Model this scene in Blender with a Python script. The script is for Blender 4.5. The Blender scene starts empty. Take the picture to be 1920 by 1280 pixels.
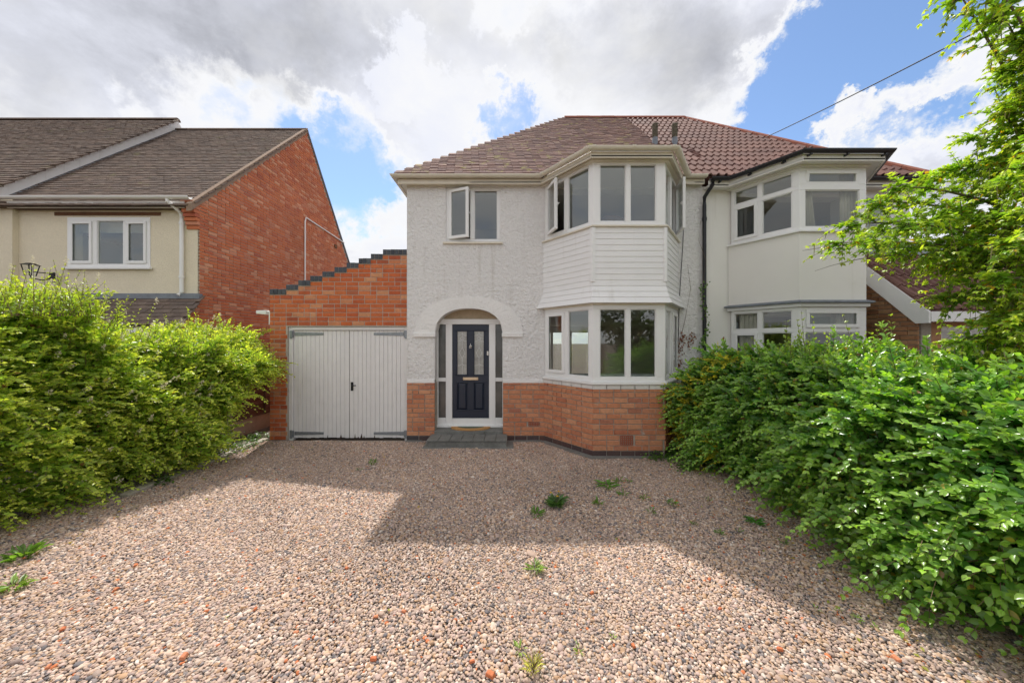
import bpy, math, random
import numpy as np
from mathutils import Matrix, Vector

# ------------------------------------------------------------------ camera, sky, sun, exposure
sc = bpy.context.scene
C = sc.collection
H = 1.947          # eye height
F = 640.0          # focal length in photo pixels (12 mm lens on a 36 mm sensor)
YF = 6.737         # distance of the house front
def X(px, Y): return (px - 960.0) * Y / F
def Z(py, Y): return H + (640.0 - py) * Y / F

cam = bpy.data.cameras.new('camera')
cam.lens = 12.0; cam.sensor_width = 36.0; cam.clip_end = 2000.0; cam.clip_start = 0.05
co = bpy.data.objects.new('camera', cam); C.objects.link(co)
co.location = (0, 0, H); co.rotation_euler = (math.radians(90), 0, 0)
sc.camera = co

SUN = Vector((-0.92, 3.22, 5.13)).normalized()
SUN_EL = math.asin(SUN.z); SUN_ROT = math.atan2(SUN.x, SUN.y)

def N(nt, t, **kw):
    n = nt.nodes.new(t)
    for k, v in kw.items():
        if k in n.inputs: n.inputs[k].default_value = v
        else: setattr(n, k, v)
    return n
def L(nt, a, b): nt.links.new(a, b)
def math_node(nt, op, a, b=None, c=None, clamp=False):
    n = nt.nodes.new('ShaderNodeMath'); n.operation = op; n.use_clamp = clamp
    for i, v in enumerate((a, b, c)):
        if v is None: continue
        if isinstance(v, (int, float)): n.inputs[i].default_value = v
        else: nt.links.new(v, n.inputs[i])
    return n.outputs[0]
def maprange(nt, v, a, b, c=0.0, d=1.0, smooth=True):
    n = nt.nodes.new('ShaderNodeMapRange'); n.interpolation_type = 'SMOOTHSTEP' if smooth else 'LINEAR'
    n.inputs[1].default_value = a; n.inputs[2].default_value = b; n.inputs[3].default_value = c; n.inputs[4].default_value = d
    nt.links.new(v, n.inputs[0]); return n.outputs[0]
def mixc(nt, fac, a, b, mode='MIX'):
    n = nt.nodes.new('ShaderNodeMix'); n.data_type = 'RGBA'; n.blend_type = mode
    for sock, v in ((n.inputs[0], fac), (n.inputs[6], a), (n.inputs[7], b)):
        if isinstance(v, (int, float)): sock.default_value = v
        elif isinstance(v, tuple): sock.default_value = (*v[:3], 1)
        else: nt.links.new(v, sock)
    return n.outputs[2]

w = bpy.data.worlds.new('World'); sc.world = w; w.use_nodes = True
nt = w.node_tree; nt.nodes.clear()
tc = N(nt, 'ShaderNodeTexCoord'); sep = N(nt, 'ShaderNodeSeparateXYZ'); L(nt, tc.outputs['Generated'], sep.inputs[0])
zc = math_node(nt, 'ADD', math_node(nt, 'MAXIMUM', sep.outputs[2], 0.0), 0.22)
cmb = N(nt, 'ShaderNodeCombineXYZ')
L(nt, math_node(nt, 'DIVIDE', sep.outputs[0], zc), cmb.inputs[0]); L(nt, math_node(nt, 'DIVIDE', sep.outputs[1], zc), cmb.inputs[1])
cmb.inputs[2].default_value = 3.7
def cloud_noise(scale, detail, rough, dist, off):
    mp = N(nt, 'ShaderNodeMapping'); mp.inputs['Location'].default_value = off
    L(nt, cmb.outputs[0], mp.inputs['Vector'])
    n = N(nt, 'ShaderNodeTexNoise', Scale=scale, Detail=detail, Roughness=rough, Distortion=dist); L(nt, mp.outputs[0], n.inputs['Vector'])
    return n.outputs['Fac']
def toward(px, py, c0, c1):      # soft disc round the sky direction seen at that point
    v = Vector((px - 960, F, 640 - py)).normalized()
    d = N(nt, 'ShaderNodeVectorMath', operation='DOT_PRODUCT'); L(nt, tc.outputs['Generated'], d.inputs[0]); d.inputs[1].default_value = v
    return maprange(nt, d.outputs['Value'], math.cos(math.radians(c0)), math.cos(math.radians(c1)))
wn = N(nt, 'ShaderNodeTexNoise', Scale=6.5, Detail=8.0, Roughness=.66); L(nt, tc.outputs['Generated'], wn.inputs['Vector'])
wv = N(nt, 'ShaderNodeVectorMath', operation='SUBTRACT'); L(nt, wn.outputs['Color'], wv.inputs[0]); wv.inputs[1].default_value = (.5, .5, .5)
wm = N(nt, 'ShaderNodeVectorMath', operation='MULTIPLY_ADD'); L(nt, wv.outputs[0], wm.inputs[0]); wm.inputs[1].default_value = (.36, .36, .36); L(nt, tc.outputs['Generated'], wm.inputs[2])
wd_ = N(nt, 'ShaderNodeVectorMath', operation='NORMALIZE'); L(nt, wm.outputs[0], wd_.inputs[0])
def toward(px, py, c0, c1):      # soft patch round a sky direction, its edge broken up by noise
    v = Vector((px - 960, F, 640 - py)).normalized()
    d = N(nt, 'ShaderNodeVectorMath', operation='DOT_PRODUCT'); L(nt, wd_.outputs[0], d.inputs[0]); d.inputs[1].default_value = v
    return maprange(nt, d.outputs['Value'], math.cos(math.radians(c0)), math.cos(math.radians(c1)))
n1 = cloud_noise(1.15, 9, 0.58, 0.25, (4.3, 1.9, 0.0))
n2 = cloud_noise(2.6, 9, 0.62, 0.15, (1.1, 7.3, 0.0))
n3 = cloud_noise(0.8, 4, 0.5, 0.0, (9.1, 2.2, 0.0))
cov = math_node(nt, 'ADD', math_node(nt, 'MULTIPLY', n1, 0.55), math_node(nt, 'MULTIPLY', n2, 0.45))
cov = math_node(nt, 'ADD', cov, 0.135)
for (px, py, a, b, s) in ((1500, 140, 7, 1, -.16), (1570, 80, 8, 1, -.2), (1660, 30, 8, 1, -.2), (1760, -20, 9, 1, -.2), (1640, 120, 6, 1, -.12), (1470, 210, 5, 1, -.10), (1720, 200, 4.5, 1, -.14), (1600, 260, 3.5, 1, -.12), (1850, 150, 5, 1, -.12), (1900, 20, 6, 1, -.1),
                          (640, 290, 7, 1, -.22), (650, 370, 6, 1, -.20), (740, 330, 4, 1, -.12), (590, 245, 5, 1, -.10), (365, 205, 5, 1, -.13), (945, 240, 4.5, 1, -.19), (470, 235, 5, 1, -.06), (1760, 230, 4, 1, -.12), (1500, 190, 5, 1, -.10), (1420, 235, 3, 1, -.09),
                          (1870, 60, 3.2, .6, .15), (1800, 100, 3.2, .6, .17), (1725, 145, 3.2, .6, .17), (1650, 190, 3.2, .6, .17), (1560, 228, 3.2, .6, .15), (1780, 300, 6, 1, .10),
                          (800, 110, 22, 6, .10), (1200, 130, 16, 5, .10), (150, 90, 14, 3, .08), (460, 60, 16, 4, .08)):
    cov = math_node(nt, 'ADD', cov, math_node(nt, 'MULTIPLY', toward(px, py, a, b), s))
mask = maprange(nt, cov, 0.41, 0.665)
thick = maprange(nt, cov, 0.58, 0.82)
lum = math_node(nt, 'SUBTRACT', 0.95, math_node(nt, 'MULTIPLY', thick, math_node(nt, 'ADD', 0.16, math_node(nt, 'MULTIPLY', n3, 0.36))))
lum = math_node(nt, 'ADD', lum, math_node(nt, 'MULTIPLY', math_node(nt, 'SUBTRACT', n2, 0.5), 1.05))
for (px, py, a, b, s) in ((755, 150, 6, .5, .40), (640, 220, 8, 1, .05), (850, 260, 9, 1, .06), (700, 400, 8, 1, .03), (270, 180, 7, 1, .05), (230, 50, 6, 1, .04), (140, 60, 20, 4, -.06), (420, 60, 14, 3, -.03), (950, 10, 5, 1, .14),
                          (480, 70, 9, 1, -.06), (1180, 140, 12, 2, -.10), (1300, 60, 9, 1, -.06), (620, 40, 7, 1, -.03), (90, 60, 9, 1, -.03), (330, 110, 6, 1, -.05)):
    lum = math_node(nt, 'ADD', lum, math_node(nt, 'MULTIPLY', toward(px, py, a, b), s))
lum = math_node(nt, 'MINIMUM', lum, 0.79)
ccol = mixc(nt, thick, (1.0, 1.0, 1.0), (0.875, 0.90, 1.0))
ccol = mixc(nt, 1.0, ccol, lum, 'MULTIPLY')
sky = N(nt, 'ShaderNodeTexSky'); sky.sky_type = 'NISHITA'; sky.sun_disc = False
sky.sun_elevation = SUN_EL; sky.sun_rotation = SUN_ROT; sky.air_density = 1.0; sky.dust_density = 0.3; sky.ozone_density = 3.5
bg1 = N(nt, 'ShaderNodeBackground'); L(nt, sky.outputs[0], bg1.inputs[0]); bg1.inputs[1].default_value = 0.082
bg2 = N(nt, 'ShaderNodeBackground'); L(nt, ccol, bg2.inputs[0]); bg2.inputs[1].default_value = 0.55
mx = N(nt, 'ShaderNodeMixShader'); L(nt, mask, mx.inputs[0]); L(nt, bg1.outputs[0], mx.inputs[1]); L(nt, bg2.outputs[0], mx.inputs[2])
wo = N(nt, 'ShaderNodeOutputWorld'); L(nt, mx.outputs[0], wo.inputs[0])

sd = bpy.data.lights.new('sun', 'SUN'); sd.energy = 2.25; sd.angle = math.radians(1.0); sd.color = (1.0, 0.955, 0.89)
so = bpy.data.objects.new('sun', sd); C.objects.link(so); so.location = (-6, 20, 30)
so.rotation_euler = SUN.to_track_quat('Z', 'Y').to_euler()

sc.view_settings.view_transform = 'Standard'; sc.view_settings.look = 'None'
sc.view_settings.exposure = 1.17; sc.view_settings.gamma = 1.0
sc.render.engine = 'CYCLES'
sc.cycles.use_denoising = True; sc.cycles.use_adaptive_sampling = True; sc.cycles.adaptive_threshold = 0.02
sc.cycles.max_bounces = 7; sc.cycles.diffuse_bounces = 3; sc.cycles.glossy_bounces = 3; sc.cycles.transmission_bounces = 3; sc.cycles.transparent_max_bounces = 10
sc.cycles.caustics_reflective = False; sc.cycles.caustics_refractive = False

rng = np.random.default_rng(7)
random.seed(7)

# ------------------------------------------------------------------ materials
M = {}
def material(name, col=(.5, .5, .5), rough=.7, metal=0.0, ramp=None, noise=None, bump=None, spec=.4, stain=None, coat=0.0, trans=None, attr=None, streak=None):
    """col: base colour; ramp: colours picked per piece; noise: (scale, amount); bump: [(scale, strength, distance, kind)]; stain: (colour, scale, lo, hi)"""
    m = bpy.data.materials.new(name); m.use_nodes = True; nt = m.node_tree; nt.nodes.clear(); M[name] = m
    out = N(nt, 'ShaderNodeOutputMaterial'); p = N(nt, 'ShaderNodeBsdfPrincipled')
    p.inputs['Roughness'].default_value = rough; p.inputs['Metallic'].default_value = metal
    p.inputs['Specular IOR Level'].default_value = spec; p.inputs['Coat Weight'].default_value = coat
    geo = N(nt, 'ShaderNodeNewGeometry')
    c = col
    if ramp:
        oi = N(nt, 'ShaderNodeObjectInfo')
        f = math_node(nt, 'FRACT', math_node(nt, 'ADD', oi.outputs['Random'], geo.outputs['Random Per Island']))
        cr = N(nt, 'ShaderNodeValToRGB'); el = cr.color_ramp.elements
        while len(el) < len(ramp): el.new(.5)
        for i, e in enumerate(el): e.position = i / (len(ramp) - 1); e.color = (*ramp[i], 1)
        L(nt, f, cr.inputs[0]); c = cr.outputs[0]
    if attr:
        a = N(nt, 'ShaderNodeAttribute'); a.attribute_name = attr[0]; a.attribute_type = attr[1]; c = a.outputs['Color']
    for (s, amt) in (noise or ()):
        t = N(nt, 'ShaderNodeTexNoise', Scale=s, Detail=5.0, Roughness=.6); L(nt, geo.outputs['Position'], t.inputs['Vector'])
        v = maprange(nt, t.outputs['Fac'], .25, .75, 1 - amt, 1 + amt, False)
        c = mixc(nt, 1.0, c, v, 'MULTIPLY')
    for (scol, s, lo, hi) in (stain or ()):
        t = N(nt, 'ShaderNodeTexNoise', Scale=s, Detail=6.0, Roughness=.65); L(nt, geo.outputs['Position'], t.inputs['Vector'])
        c = mixc(nt, maprange(nt, t.outputs['Fac'], lo, hi), c, scol)
    if streak:
        mp = N(nt, 'ShaderNodeMapping'); mp.inputs['Scale'].default_value = streak[1]; L(nt, geo.outputs['Position'], mp.inputs['Vector'])
        t = N(nt, 'ShaderNodeTexNoise', Scale=1.0, Detail=5.0, Roughness=.6); L(nt, mp.outputs[0], t.inputs['Vector'])
        c = mixc(nt, maprange(nt, t.outputs['Fac'], streak[2], streak[3], 0.0, streak[4]), c, streak[0])
    if isinstance(c, tuple): p.inputs['Base Color'].default_value = (*c, 1)
    else: L(nt, c, p.inputs['Base Color'])
    nrm = None
    for (s, st, d, kind) in (bump or ()):
        if kind == 'noise':
            t = N(nt, 'ShaderNodeTexNoise', Scale=s, Detail=4.0, Roughness=.6); o = t.outputs['Fac']
        else:
            t = N(nt, 'ShaderNodeTexVoronoi', Scale=s); o = t.outputs['Distance']
        L(nt, geo.outputs['Position'], t.inputs['Vector'])
        b = N(nt, 'ShaderNodeBump', Strength=st, Distance=d); L(nt, o, b.inputs['Height'])
        if nrm is not None: L(nt, nrm, b.inputs['Normal'])
        nrm = b.outputs[0]
    if nrm is not None: L(nt, nrm, p.inputs['Normal'])
    sh = p.outputs[0]
    if trans:
        tr = N(nt, 'ShaderNodeBsdfTranslucent')
        tcol = mixc(nt, 1.0, c, trans[1], 'MULTIPLY'); L(nt, tcol, tr.inputs[0])
        ms = N(nt, 'ShaderNodeMixShader'); ms.inputs[0].default_value = trans[0]
        L(nt, sh, ms.inputs[1]); L(nt, tr.outputs[0], ms.inputs[2]); sh = ms.outputs[0]
    L(nt, sh, out.inputs[0])
    return m

def glass_material(name, tint=(.9, .93, .92), refl=1.0):
    m = bpy.data.materials.new(name); m.use_nodes = True; nt = m.node_tree; nt.nodes.clear(); M[name] = m
    out = N(nt, 'ShaderNodeOutputMaterial'); t = N(nt, 'ShaderNodeBsdfTransparent'); t.inputs[0].default_value = (*tint, 1)
    g = N(nt, 'ShaderNodeBsdfGlossy'); g.inputs['Roughness'].default_value = 0.0; g.inputs[0].default_value = (1, 1, 1, 1)
    ge = N(nt, 'ShaderNodeNewGeometry'); dt = N(nt, 'ShaderNodeVectorMath', operation='DOT_PRODUCT'); L(nt, ge.outputs['Incoming'], dt.inputs[0]); L(nt, ge.outputs['Normal'], dt.inputs[1])
    k5 = math_node(nt, 'POWER', math_node(nt, 'SUBTRACT', 1.0, math_node(nt, 'ABSOLUTE', dt.outputs['Value'])), 5.0)
    sch = math_node(nt, 'ADD', .045, math_node(nt, 'MULTIPLY', k5, .955))
    f = math_node(nt, 'MINIMUM', math_node(nt, 'MULTIPLY', sch, 1.9 * refl), 1.0)
    mx = N(nt, 'ShaderNodeMixShader'); L(nt, f, mx.inputs[0]); L(nt, t.outputs[0], mx.inputs[1]); L(nt, g.outputs[0], mx.inputs[2]); L(nt, mx.outputs[0], out.inputs[0])
    return m

material('render_white', (.86, .835, .815), .9, noise=[(1.1, .04), (22, .06)], bump=[(15, 1.0, .05, 'noise'), (55, .8, .018, 'noise')], spec=.2, stain=[((.62, .59, .54), 2.2, .64, .86)], streak=((.55, .51, .45), (7, 7, .55), .54, .82, .6))
material('smooth_white', (.86, .84, .815), .8, noise=[(2.0, .05)], bump=[(18, .8, .02, 'noise'), (70, .5, .008, 'noise')], spec=.25, stain=[((.5, .47, .42), 5.0, .66, .85)])
material('render_cream', (.82, .73, .56), .9, noise=[(1.2, .06), (40, .06)], bump=[(45, .9, .014, 'noise'), (110, .6, .006, 'noise')], spec=.2)
material('smooth_cream', (.85, .825, .775), .85, streak=((.60, .56, .48), (6, 6, .5), .58, .85, .4), noise=[(.9, .04)], bump=[(120, .2, .002, 'noise')], spec=.2, stain=[((.62, .58, .5), 1.3, .66, .9)])
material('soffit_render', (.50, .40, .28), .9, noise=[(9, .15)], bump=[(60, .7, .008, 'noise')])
BR = dict(rough=.85, spec=.25)
material('brick_plinth', ramp=[(.51, .19, .10), (.57, .245, .13), (.46, .165, .09), (.61, .30, .17), (.53, .21, .11), (.59, .265, .145), (.41, .165, .105)], noise=[(18, .18), (90, .15)], bump=[(70, .6, .005, 'noise')], stain=[((.50, .42, .36), 7.0, .60, .80)], **BR)
material('brick_garage', ramp=[(.54, .135, .045), (.58, .16, .055), (.49, .115, .045), (.56, .145, .05), (.60, .19, .075), (.52, .125, .045), (.62, .29, .15), (.40, .095, .045), (.56, .15, .055)], noise=[(5, .12), (30, .14), (90, .14)], bump=[(80, .45, .004, 'noise')], **BR)
material('brick_gable', ramp=[(.56, .175, .08), (.60, .20, .09), (.50, .145, .072), (.58, .185, .08), (.54, .18, .095), (.66, .33, .20), (.45, .13, .075), (.58, .18, .08)], noise=[(.9, .14), (60, .14)], bump=[(70, .5, .004, 'noise')], **BR)
material('brick_brown', ramp=[(.46, .225, .115), (.52, .26, .135), (.41, .195, .105), (.60, .35, .20), (.48, .24, .12)], noise=[(20, .15)], bump=[(80, .5, .004, 'noise')], **BR)
material('brick_blue', ramp=[(.055, .06, .075), (.075, .085, .10), (.045, .048, .058), (.095, .105, .115)], noise=[(25, .2)], bump=[(60, .5, .004, 'noise')], rough=.6, spec=.4)
material('brick_base', ramp=[(.10, .055, .05), (.075, .05, .05), (.13, .065, .05), (.06, .055, .06)], noise=[(25, .2)], bump=[(60, .5, .004, 'noise')], rough=.75)
material('brick_white', ramp=[(.74, .71, .68), (.78, .76, .73), (.66, .63, .59)], noise=[(14, .08)], bump=[(60, .4, .003, 'noise')], rough=.8)
material('mortar', (.42, .37, .31), .95, noise=[(20, .2)], bump=[(120, .5, .003, 'noise')])
material('mortar_pale', (.46, .40, .34), .95, noise=[(20, .2)], bump=[(120, .5, .003, 'noise')])
material('terracotta', (.36, .11, .06), .85, noise=[(40, .15)])
material('tile_clay', ramp=[(.18, .10, .088), (.25, .145, .12), (.145, .085, .078), (.205, .11, .088), (.29, .185, .155), (.165, .097, .092), (.24, .15, .135)], noise=[(3, .15), (40, .2)], bump=[(90, .5, .004, 'noise')], stain=[((.38, .34, .12), 4.5, .55, .72), ((.13, .13, .07), 7.0, .62, .78)], rough=.9, spec=.25)
material('tile_roman', ramp=[(.17, .088, .072), (.205, .105, .085), (.145, .075, .065), (.185, .097, .079)], noise=[(2.5, .15), (30, .15)], bump=[(90, .3, .003, 'noise')], stain=[((.40, .30, .22), 6.0, .62, .82)], rough=.8, spec=.3)
material('tile_brown', ramp=[(.155, .115, .095), (.19, .145, .12), (.135, .105, .09), (.175, .125, .10), (.21, .16, .13)], noise=[(2.5, .18), (40, .15)], bump=[(90, .4, .004, 'noise')], stain=[((.22, .21, .10), 2.6, .58, .80)], rough=.9, spec=.2)
material('ridge_tile', (.33, .12, .08), .85, noise=[(8, .2)], bump=[(40, .4, .004, 'noise')])
material('roof_felt', (.05, .045, .045), .95)
material('upvc_white', (.85, .84, .825), .35, noise=[(2, .02)], spec=.45)
material('upvc_board', (.84, .825, .815), .45, streak=((.58, .55, .50), (9, 9, .6), .56, .85, .5), noise=[(3, .03)], spec=.4, stain=[((.52, .50, .46), 6.0, .66, .88)])
material('upvc_cream', (.74, .68, .57), .5, noise=[(6, .06)], spec=.4, stain=[((.42, .36, .25), 4.5, .62, .85)])
material('plastic_black', (.022, .022, .026), .4, noise=[(8, .2)])
material('lead', (.20, .22, .25), .6, noise=[(9, .2)], bump=[(14, .3, .006, 'noise')])
material('painted_timber', (.80, .775, .76), .6, streak=((.52, .48, .42), (30, 30, .8), .56, .8, .5), noise=[(5, .04)], bump=[(40, .2, .001, 'noise')], stain=[((.5, .46, .4), 9.0, .70, .86)])
material('dark_timber', (.16, .075, .035), .8, noise=[(12, .25)])
material('rotten_timber', (.09, .06, .045), .9, noise=[(30, .4)])
material('galvanised', (.30, .32, .34), .5, metal=.6, noise=[(25, .2)])
material('iron_black', (.02, .02, .022), .5, metal=.3)
material('door_navy', (.016, .023, .043), .38, noise=[(4, .1)], bump=[(30, .1, .001, 'noise')], spec=.5)
material('brass', (.72, .58, .42), .3, metal=1.0)
material('chrome', (.75, .74, .72), .2, metal=1.0)
material('came', (.75, .76, .76), .4, metal=.3)
glass_material('glass'); glass_material('glass_clear', (.95, .97, .96), .62)
material('door_glass', (.42, .41, .38), .12, noise=[(6, .3), (60, .12)], bump=[(160, .35, .002, 'noise')], spec=.7)
material('sidelight_glass', (.10, .10, .095), .16, bump=[(120, .3, .002, 'noise')], spec=.7, noise=[(4, .3)])
material('room_wall', (.68, .64, .58), .9); material('room_floor', (.22, .15, .10), .7); material('room_ceiling', (.7, .69, .66), .9)
material('curtain_fabric', (.62, .57, .47), .9, noise=[(6, .1)], trans=(.3, (1, 1, 1)))
material('headboard_fabric', (.16, .10, .075), .9, noise=[(7, .2)])
material('slab', (.19, .185, .17), .9, noise=[(5, .25), (60, .25)], bump=[(70, .6, .004, 'noise')], stain=[((.07, .09, .045), 9.0, .60, .8)])
material('concrete', (.42, .37, .31), .9, noise=[(4, .2), (60, .15)], bump=[(60, .5, .004, 'noise')])
material('verge_mortar', (.30, .21, .15), .95, noise=[(12, .2)], bump=[(60, .5, .004, 'noise')])
material('coir', ramp=None, col=(.52, .27, .10), rough=1.0, noise=[(60, .3)], bump=[(300, 1, .004, 'noise')])
material('mat_print', (.10, .13, .09), 1.0, noise=[(60, .4)])
material('fence_board', ramp=[(.13, .075, .055), (.16, .09, .065), (.11, .065, .05), (.18, .105, .075)], noise=[(9, .25)], bump=[(25, .4, .004, 'noise')], rough=.9)
material('wire', (.03, .03, .035), .7)
material('flue', (.17, .15, .11), .9, noise=[(12, .35)], bump=[(40, .5, .006, 'noise')])
material('soil', (.11, .08, .06), .95, noise=[(3, .3), (40, .3)], bump=[(30, .8, .02, 'noise')])
material('gravel_base', (.38, .32, .275), .95, noise=[(40, .4), (140, .4)], bump=[(60, 1, .02, 'voronoi')])
material('pebble', attr=('pebble_colour', 'INSTANCER'), rough=.75, noise=[(120, .12)], spec=.3)
material('stone_chip', ramp=[(.52, .17, .07), (.48, .14, .06), (.56, .22, .11), (.44, .15, .08)], rough=.9, noise=[(60, .2)], bump=[(80, .5, .004, 'noise')])
material('leaf', attr=('leaf_colour', 'GEOMETRY'), rough=.28, spec=.62, trans=(.38, (1.8, 1.9, .45)))
material('leaf_matt', attr=('leaf_colour', 'GEOMETRY'), rough=.36, spec=.5, trans=(.42, (1.65, 1.65, .6)))
material('petal', (.78, .72, .55), .8, trans=(.3, (1, 1, .9)))
material('twig', (.16, .11, .065), .9, noise=[(30, .25)])
material('bark', (.17, .135, .10), .9, noise=[(10, .3)], bump=[(25, .7, .01, 'noise')])
material('pod', (.33, .30, .15), .8, noise=[(20, .2)])
material('dead_leaf', (.24, .10, .05), .9, noise=[(20, .3)])

# ------------------------------------------------------------------ helpers
class MB:
    def __init__(s, frame=None): s.v = []; s.f = []; s.m = frame
    def add(s, vs, fs):
        b = len(s.v)
        if s.m is not None: vs = [s.m @ Vector(v) for v in vs]
        s.v.extend([tuple(v) for v in vs]); s.f.extend([tuple(i + b for i in f) for f in fs]); return s
    def box(s, x0, x1, y0, y1, z0, z1):
        return s.add([(x0, y0, z0), (x1, y0, z0), (x1, y1, z0), (x0, y1, z0), (x0, y0, z1), (x1, y0, z1), (x1, y1, z1), (x0, y1, z1)],
                     [(0, 3, 2, 1), (4, 5, 6, 7), (0, 1, 5, 4), (1, 2, 6, 5), (2, 3, 7, 6), (3, 0, 4, 7)])
    def hexa(s, pts):  # 8 points, bottom ring then top ring
        return s.add(pts, [(0, 3, 2, 1), (4, 5, 6, 7), (0, 1, 5, 4), (1, 2, 6, 5), (2, 3, 7, 6), (3, 0, 4, 7)])
    def prism(s, poly, vec):
        n = len(poly); vs = [tuple(p) for p in poly] + [tuple(Vector(p) + Vector(vec)) for p in poly]
        fs = [tuple(range(n - 1, -1, -1)), tuple(range(n, 2 * n))] + [(i, (i + 1) % n, (i + 1) % n + n, i + n) for i in range(n)]
        return s.add(vs, fs)
    def tube(s, pts, r, k=8, r1=None):
        pts = [Vector(p) for p in pts]; n = len(pts); rings = []
        for i, p in enumerate(pts):
            t = (pts[min(i + 1, n - 1)] - pts[max(i - 1, 0)]).normalized()
            a = t.cross(Vector((0, 0, 1))); a = t.cross(Vector((1, 0, 0))) if a.length < .05 else a
            a.normalize(); b = t.cross(a)
            rr = r if r1 is None else r + (r1 - r) * i / (n - 1)
            rings += [p + (a * math.cos(q * 2 * math.pi / k) + b * math.sin(q * 2 * math.pi / k)) * rr for q in range(k)]
        fs = [(i * k + q, i * k + (q + 1) % k, (i + 1) * k + (q + 1) % k, (i + 1) * k + q) for i in range(n - 1) for q in range(k)]
        fs += [tuple(range(k - 1, -1, -1)), tuple((n - 1) * k + q for q in range(k))]
        return s.add(rings, fs)
    def build(s, name, mat, parent=None, smooth=False, bevel=0.0):
        me = bpy.data.meshes.new(name); me.from_pydata(s.v, [], s.f); me.update()
        me.materials.append(M[mat])
        if smooth: me.polygons.foreach_set('use_smooth', [True] * len(me.polygons))
        o = bpy.data.objects.new(name, me); link(o, parent)
        if bevel:
            b = o.modifiers.new('bevel', 'BEVEL'); b.width = bevel; b.segments = 1; b.limit_method = 'ANGLE'
        return o
def link(o, parent=None):
    C.objects.link(o)
    if parent is not None:
        o.parent = parent
        if parent.parent is None and parent.type == 'EMPTY': o.matrix_parent_inverse = Matrix.Translation(-parent.location)
    return o
def tag(o, label=None, cat=None, group=None, kind=None):
    if label: o['label'] = label
    if cat: o['category'] = cat
    if group: o['group'] = group
    if kind: o['kind'] = kind
    return o
def thing(name, loc, label, cat, group=None):
    o = bpy.data.objects.new(name, None); o.location = loc; C.objects.link(o); o.empty_display_size = .1
    return tag(o, label, cat, group)

def offset_poly(pts, d, end_y=None):
    """offset an open plan polyline outwards (towards the street for a line running left to right)"""
    P = [Vector(p) for p in pts]; n = len(P); res = []
    us = [(P[i + 1] - P[i]).normalized() for i in range(n - 1)]; ns = [Vector((u.y, -u.x)) for u in us]
    for i in range(n):
        if i == 0:
            q = P[0] + ns[0] * d
            if end_y is not None: q = q + us[0] * ((end_y - q.y) / us[0].y)
        elif i == n - 1:
            q = P[-1] + ns[-1] * d
            if end_y is not None: q = q + us[-1] * ((end_y - q.y) / us[-1].y)
        else:
            b = ns[i - 1] + ns[i]; q = P[i] + b * (d / (1 + ns[i - 1].dot(ns[i])))
        res.append(q)
    return res
def sweep(mb, pts, prof, end_y=None):
    """prof: closed list of (outward distance, z)"""
    cols = [offset_poly(pts, d, end_y) for d, z in prof]; k = len(prof); n = len(pts)
    vs = [(cols[j][i].x, cols[j][i].y, prof[j][1]) for i in range(n) for j in range(k)]
    fs = [(i * k + j, i * k + (j + 1) % k, (i + 1) * k + (j + 1) % k, (i + 1) * k + j) for i in range(n - 1) for j in range(k)]
    fs += [tuple(range(k - 1, -1, -1)), tuple((n - 1) * k + j for j in range(k))]
    return mb.add(vs, fs)
def ring(mb, pts, d0, d1, z0, z1, end_y=None):
    return sweep(mb, pts, [(d1, z0), (d0, z0), (d0, z1), (d1, z1)], end_y)
def gutter_profile(d, z, r, t=.006):
    a = [(d + math.cos(q) * r, z - r * .95 * math.sin(q)) for q in np.linspace(0, math.pi, 9)]
    b = [(d + math.cos(q) * (r - t), z - (r - t) * .95 * math.sin(q)) for q in np.linspace(math.pi, 0, 9)]
    return a + b
def frame_of(p, q, z, d=0.0):
    """local frame on a wall from plan point p to q: x along it, y inwards, z up"""
    p = Vector(p); q = Vector(q); u = (q - p).normalized(); n = Vector((u.y, -u.x)); o = p + n * d
    return Matrix(((u.x, -n.x, 0, o.x), (u.y, -n.y, 0, o.y), (0, 0, 1, z), (0, 0, 0, 1))), (q - p).length

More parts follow.
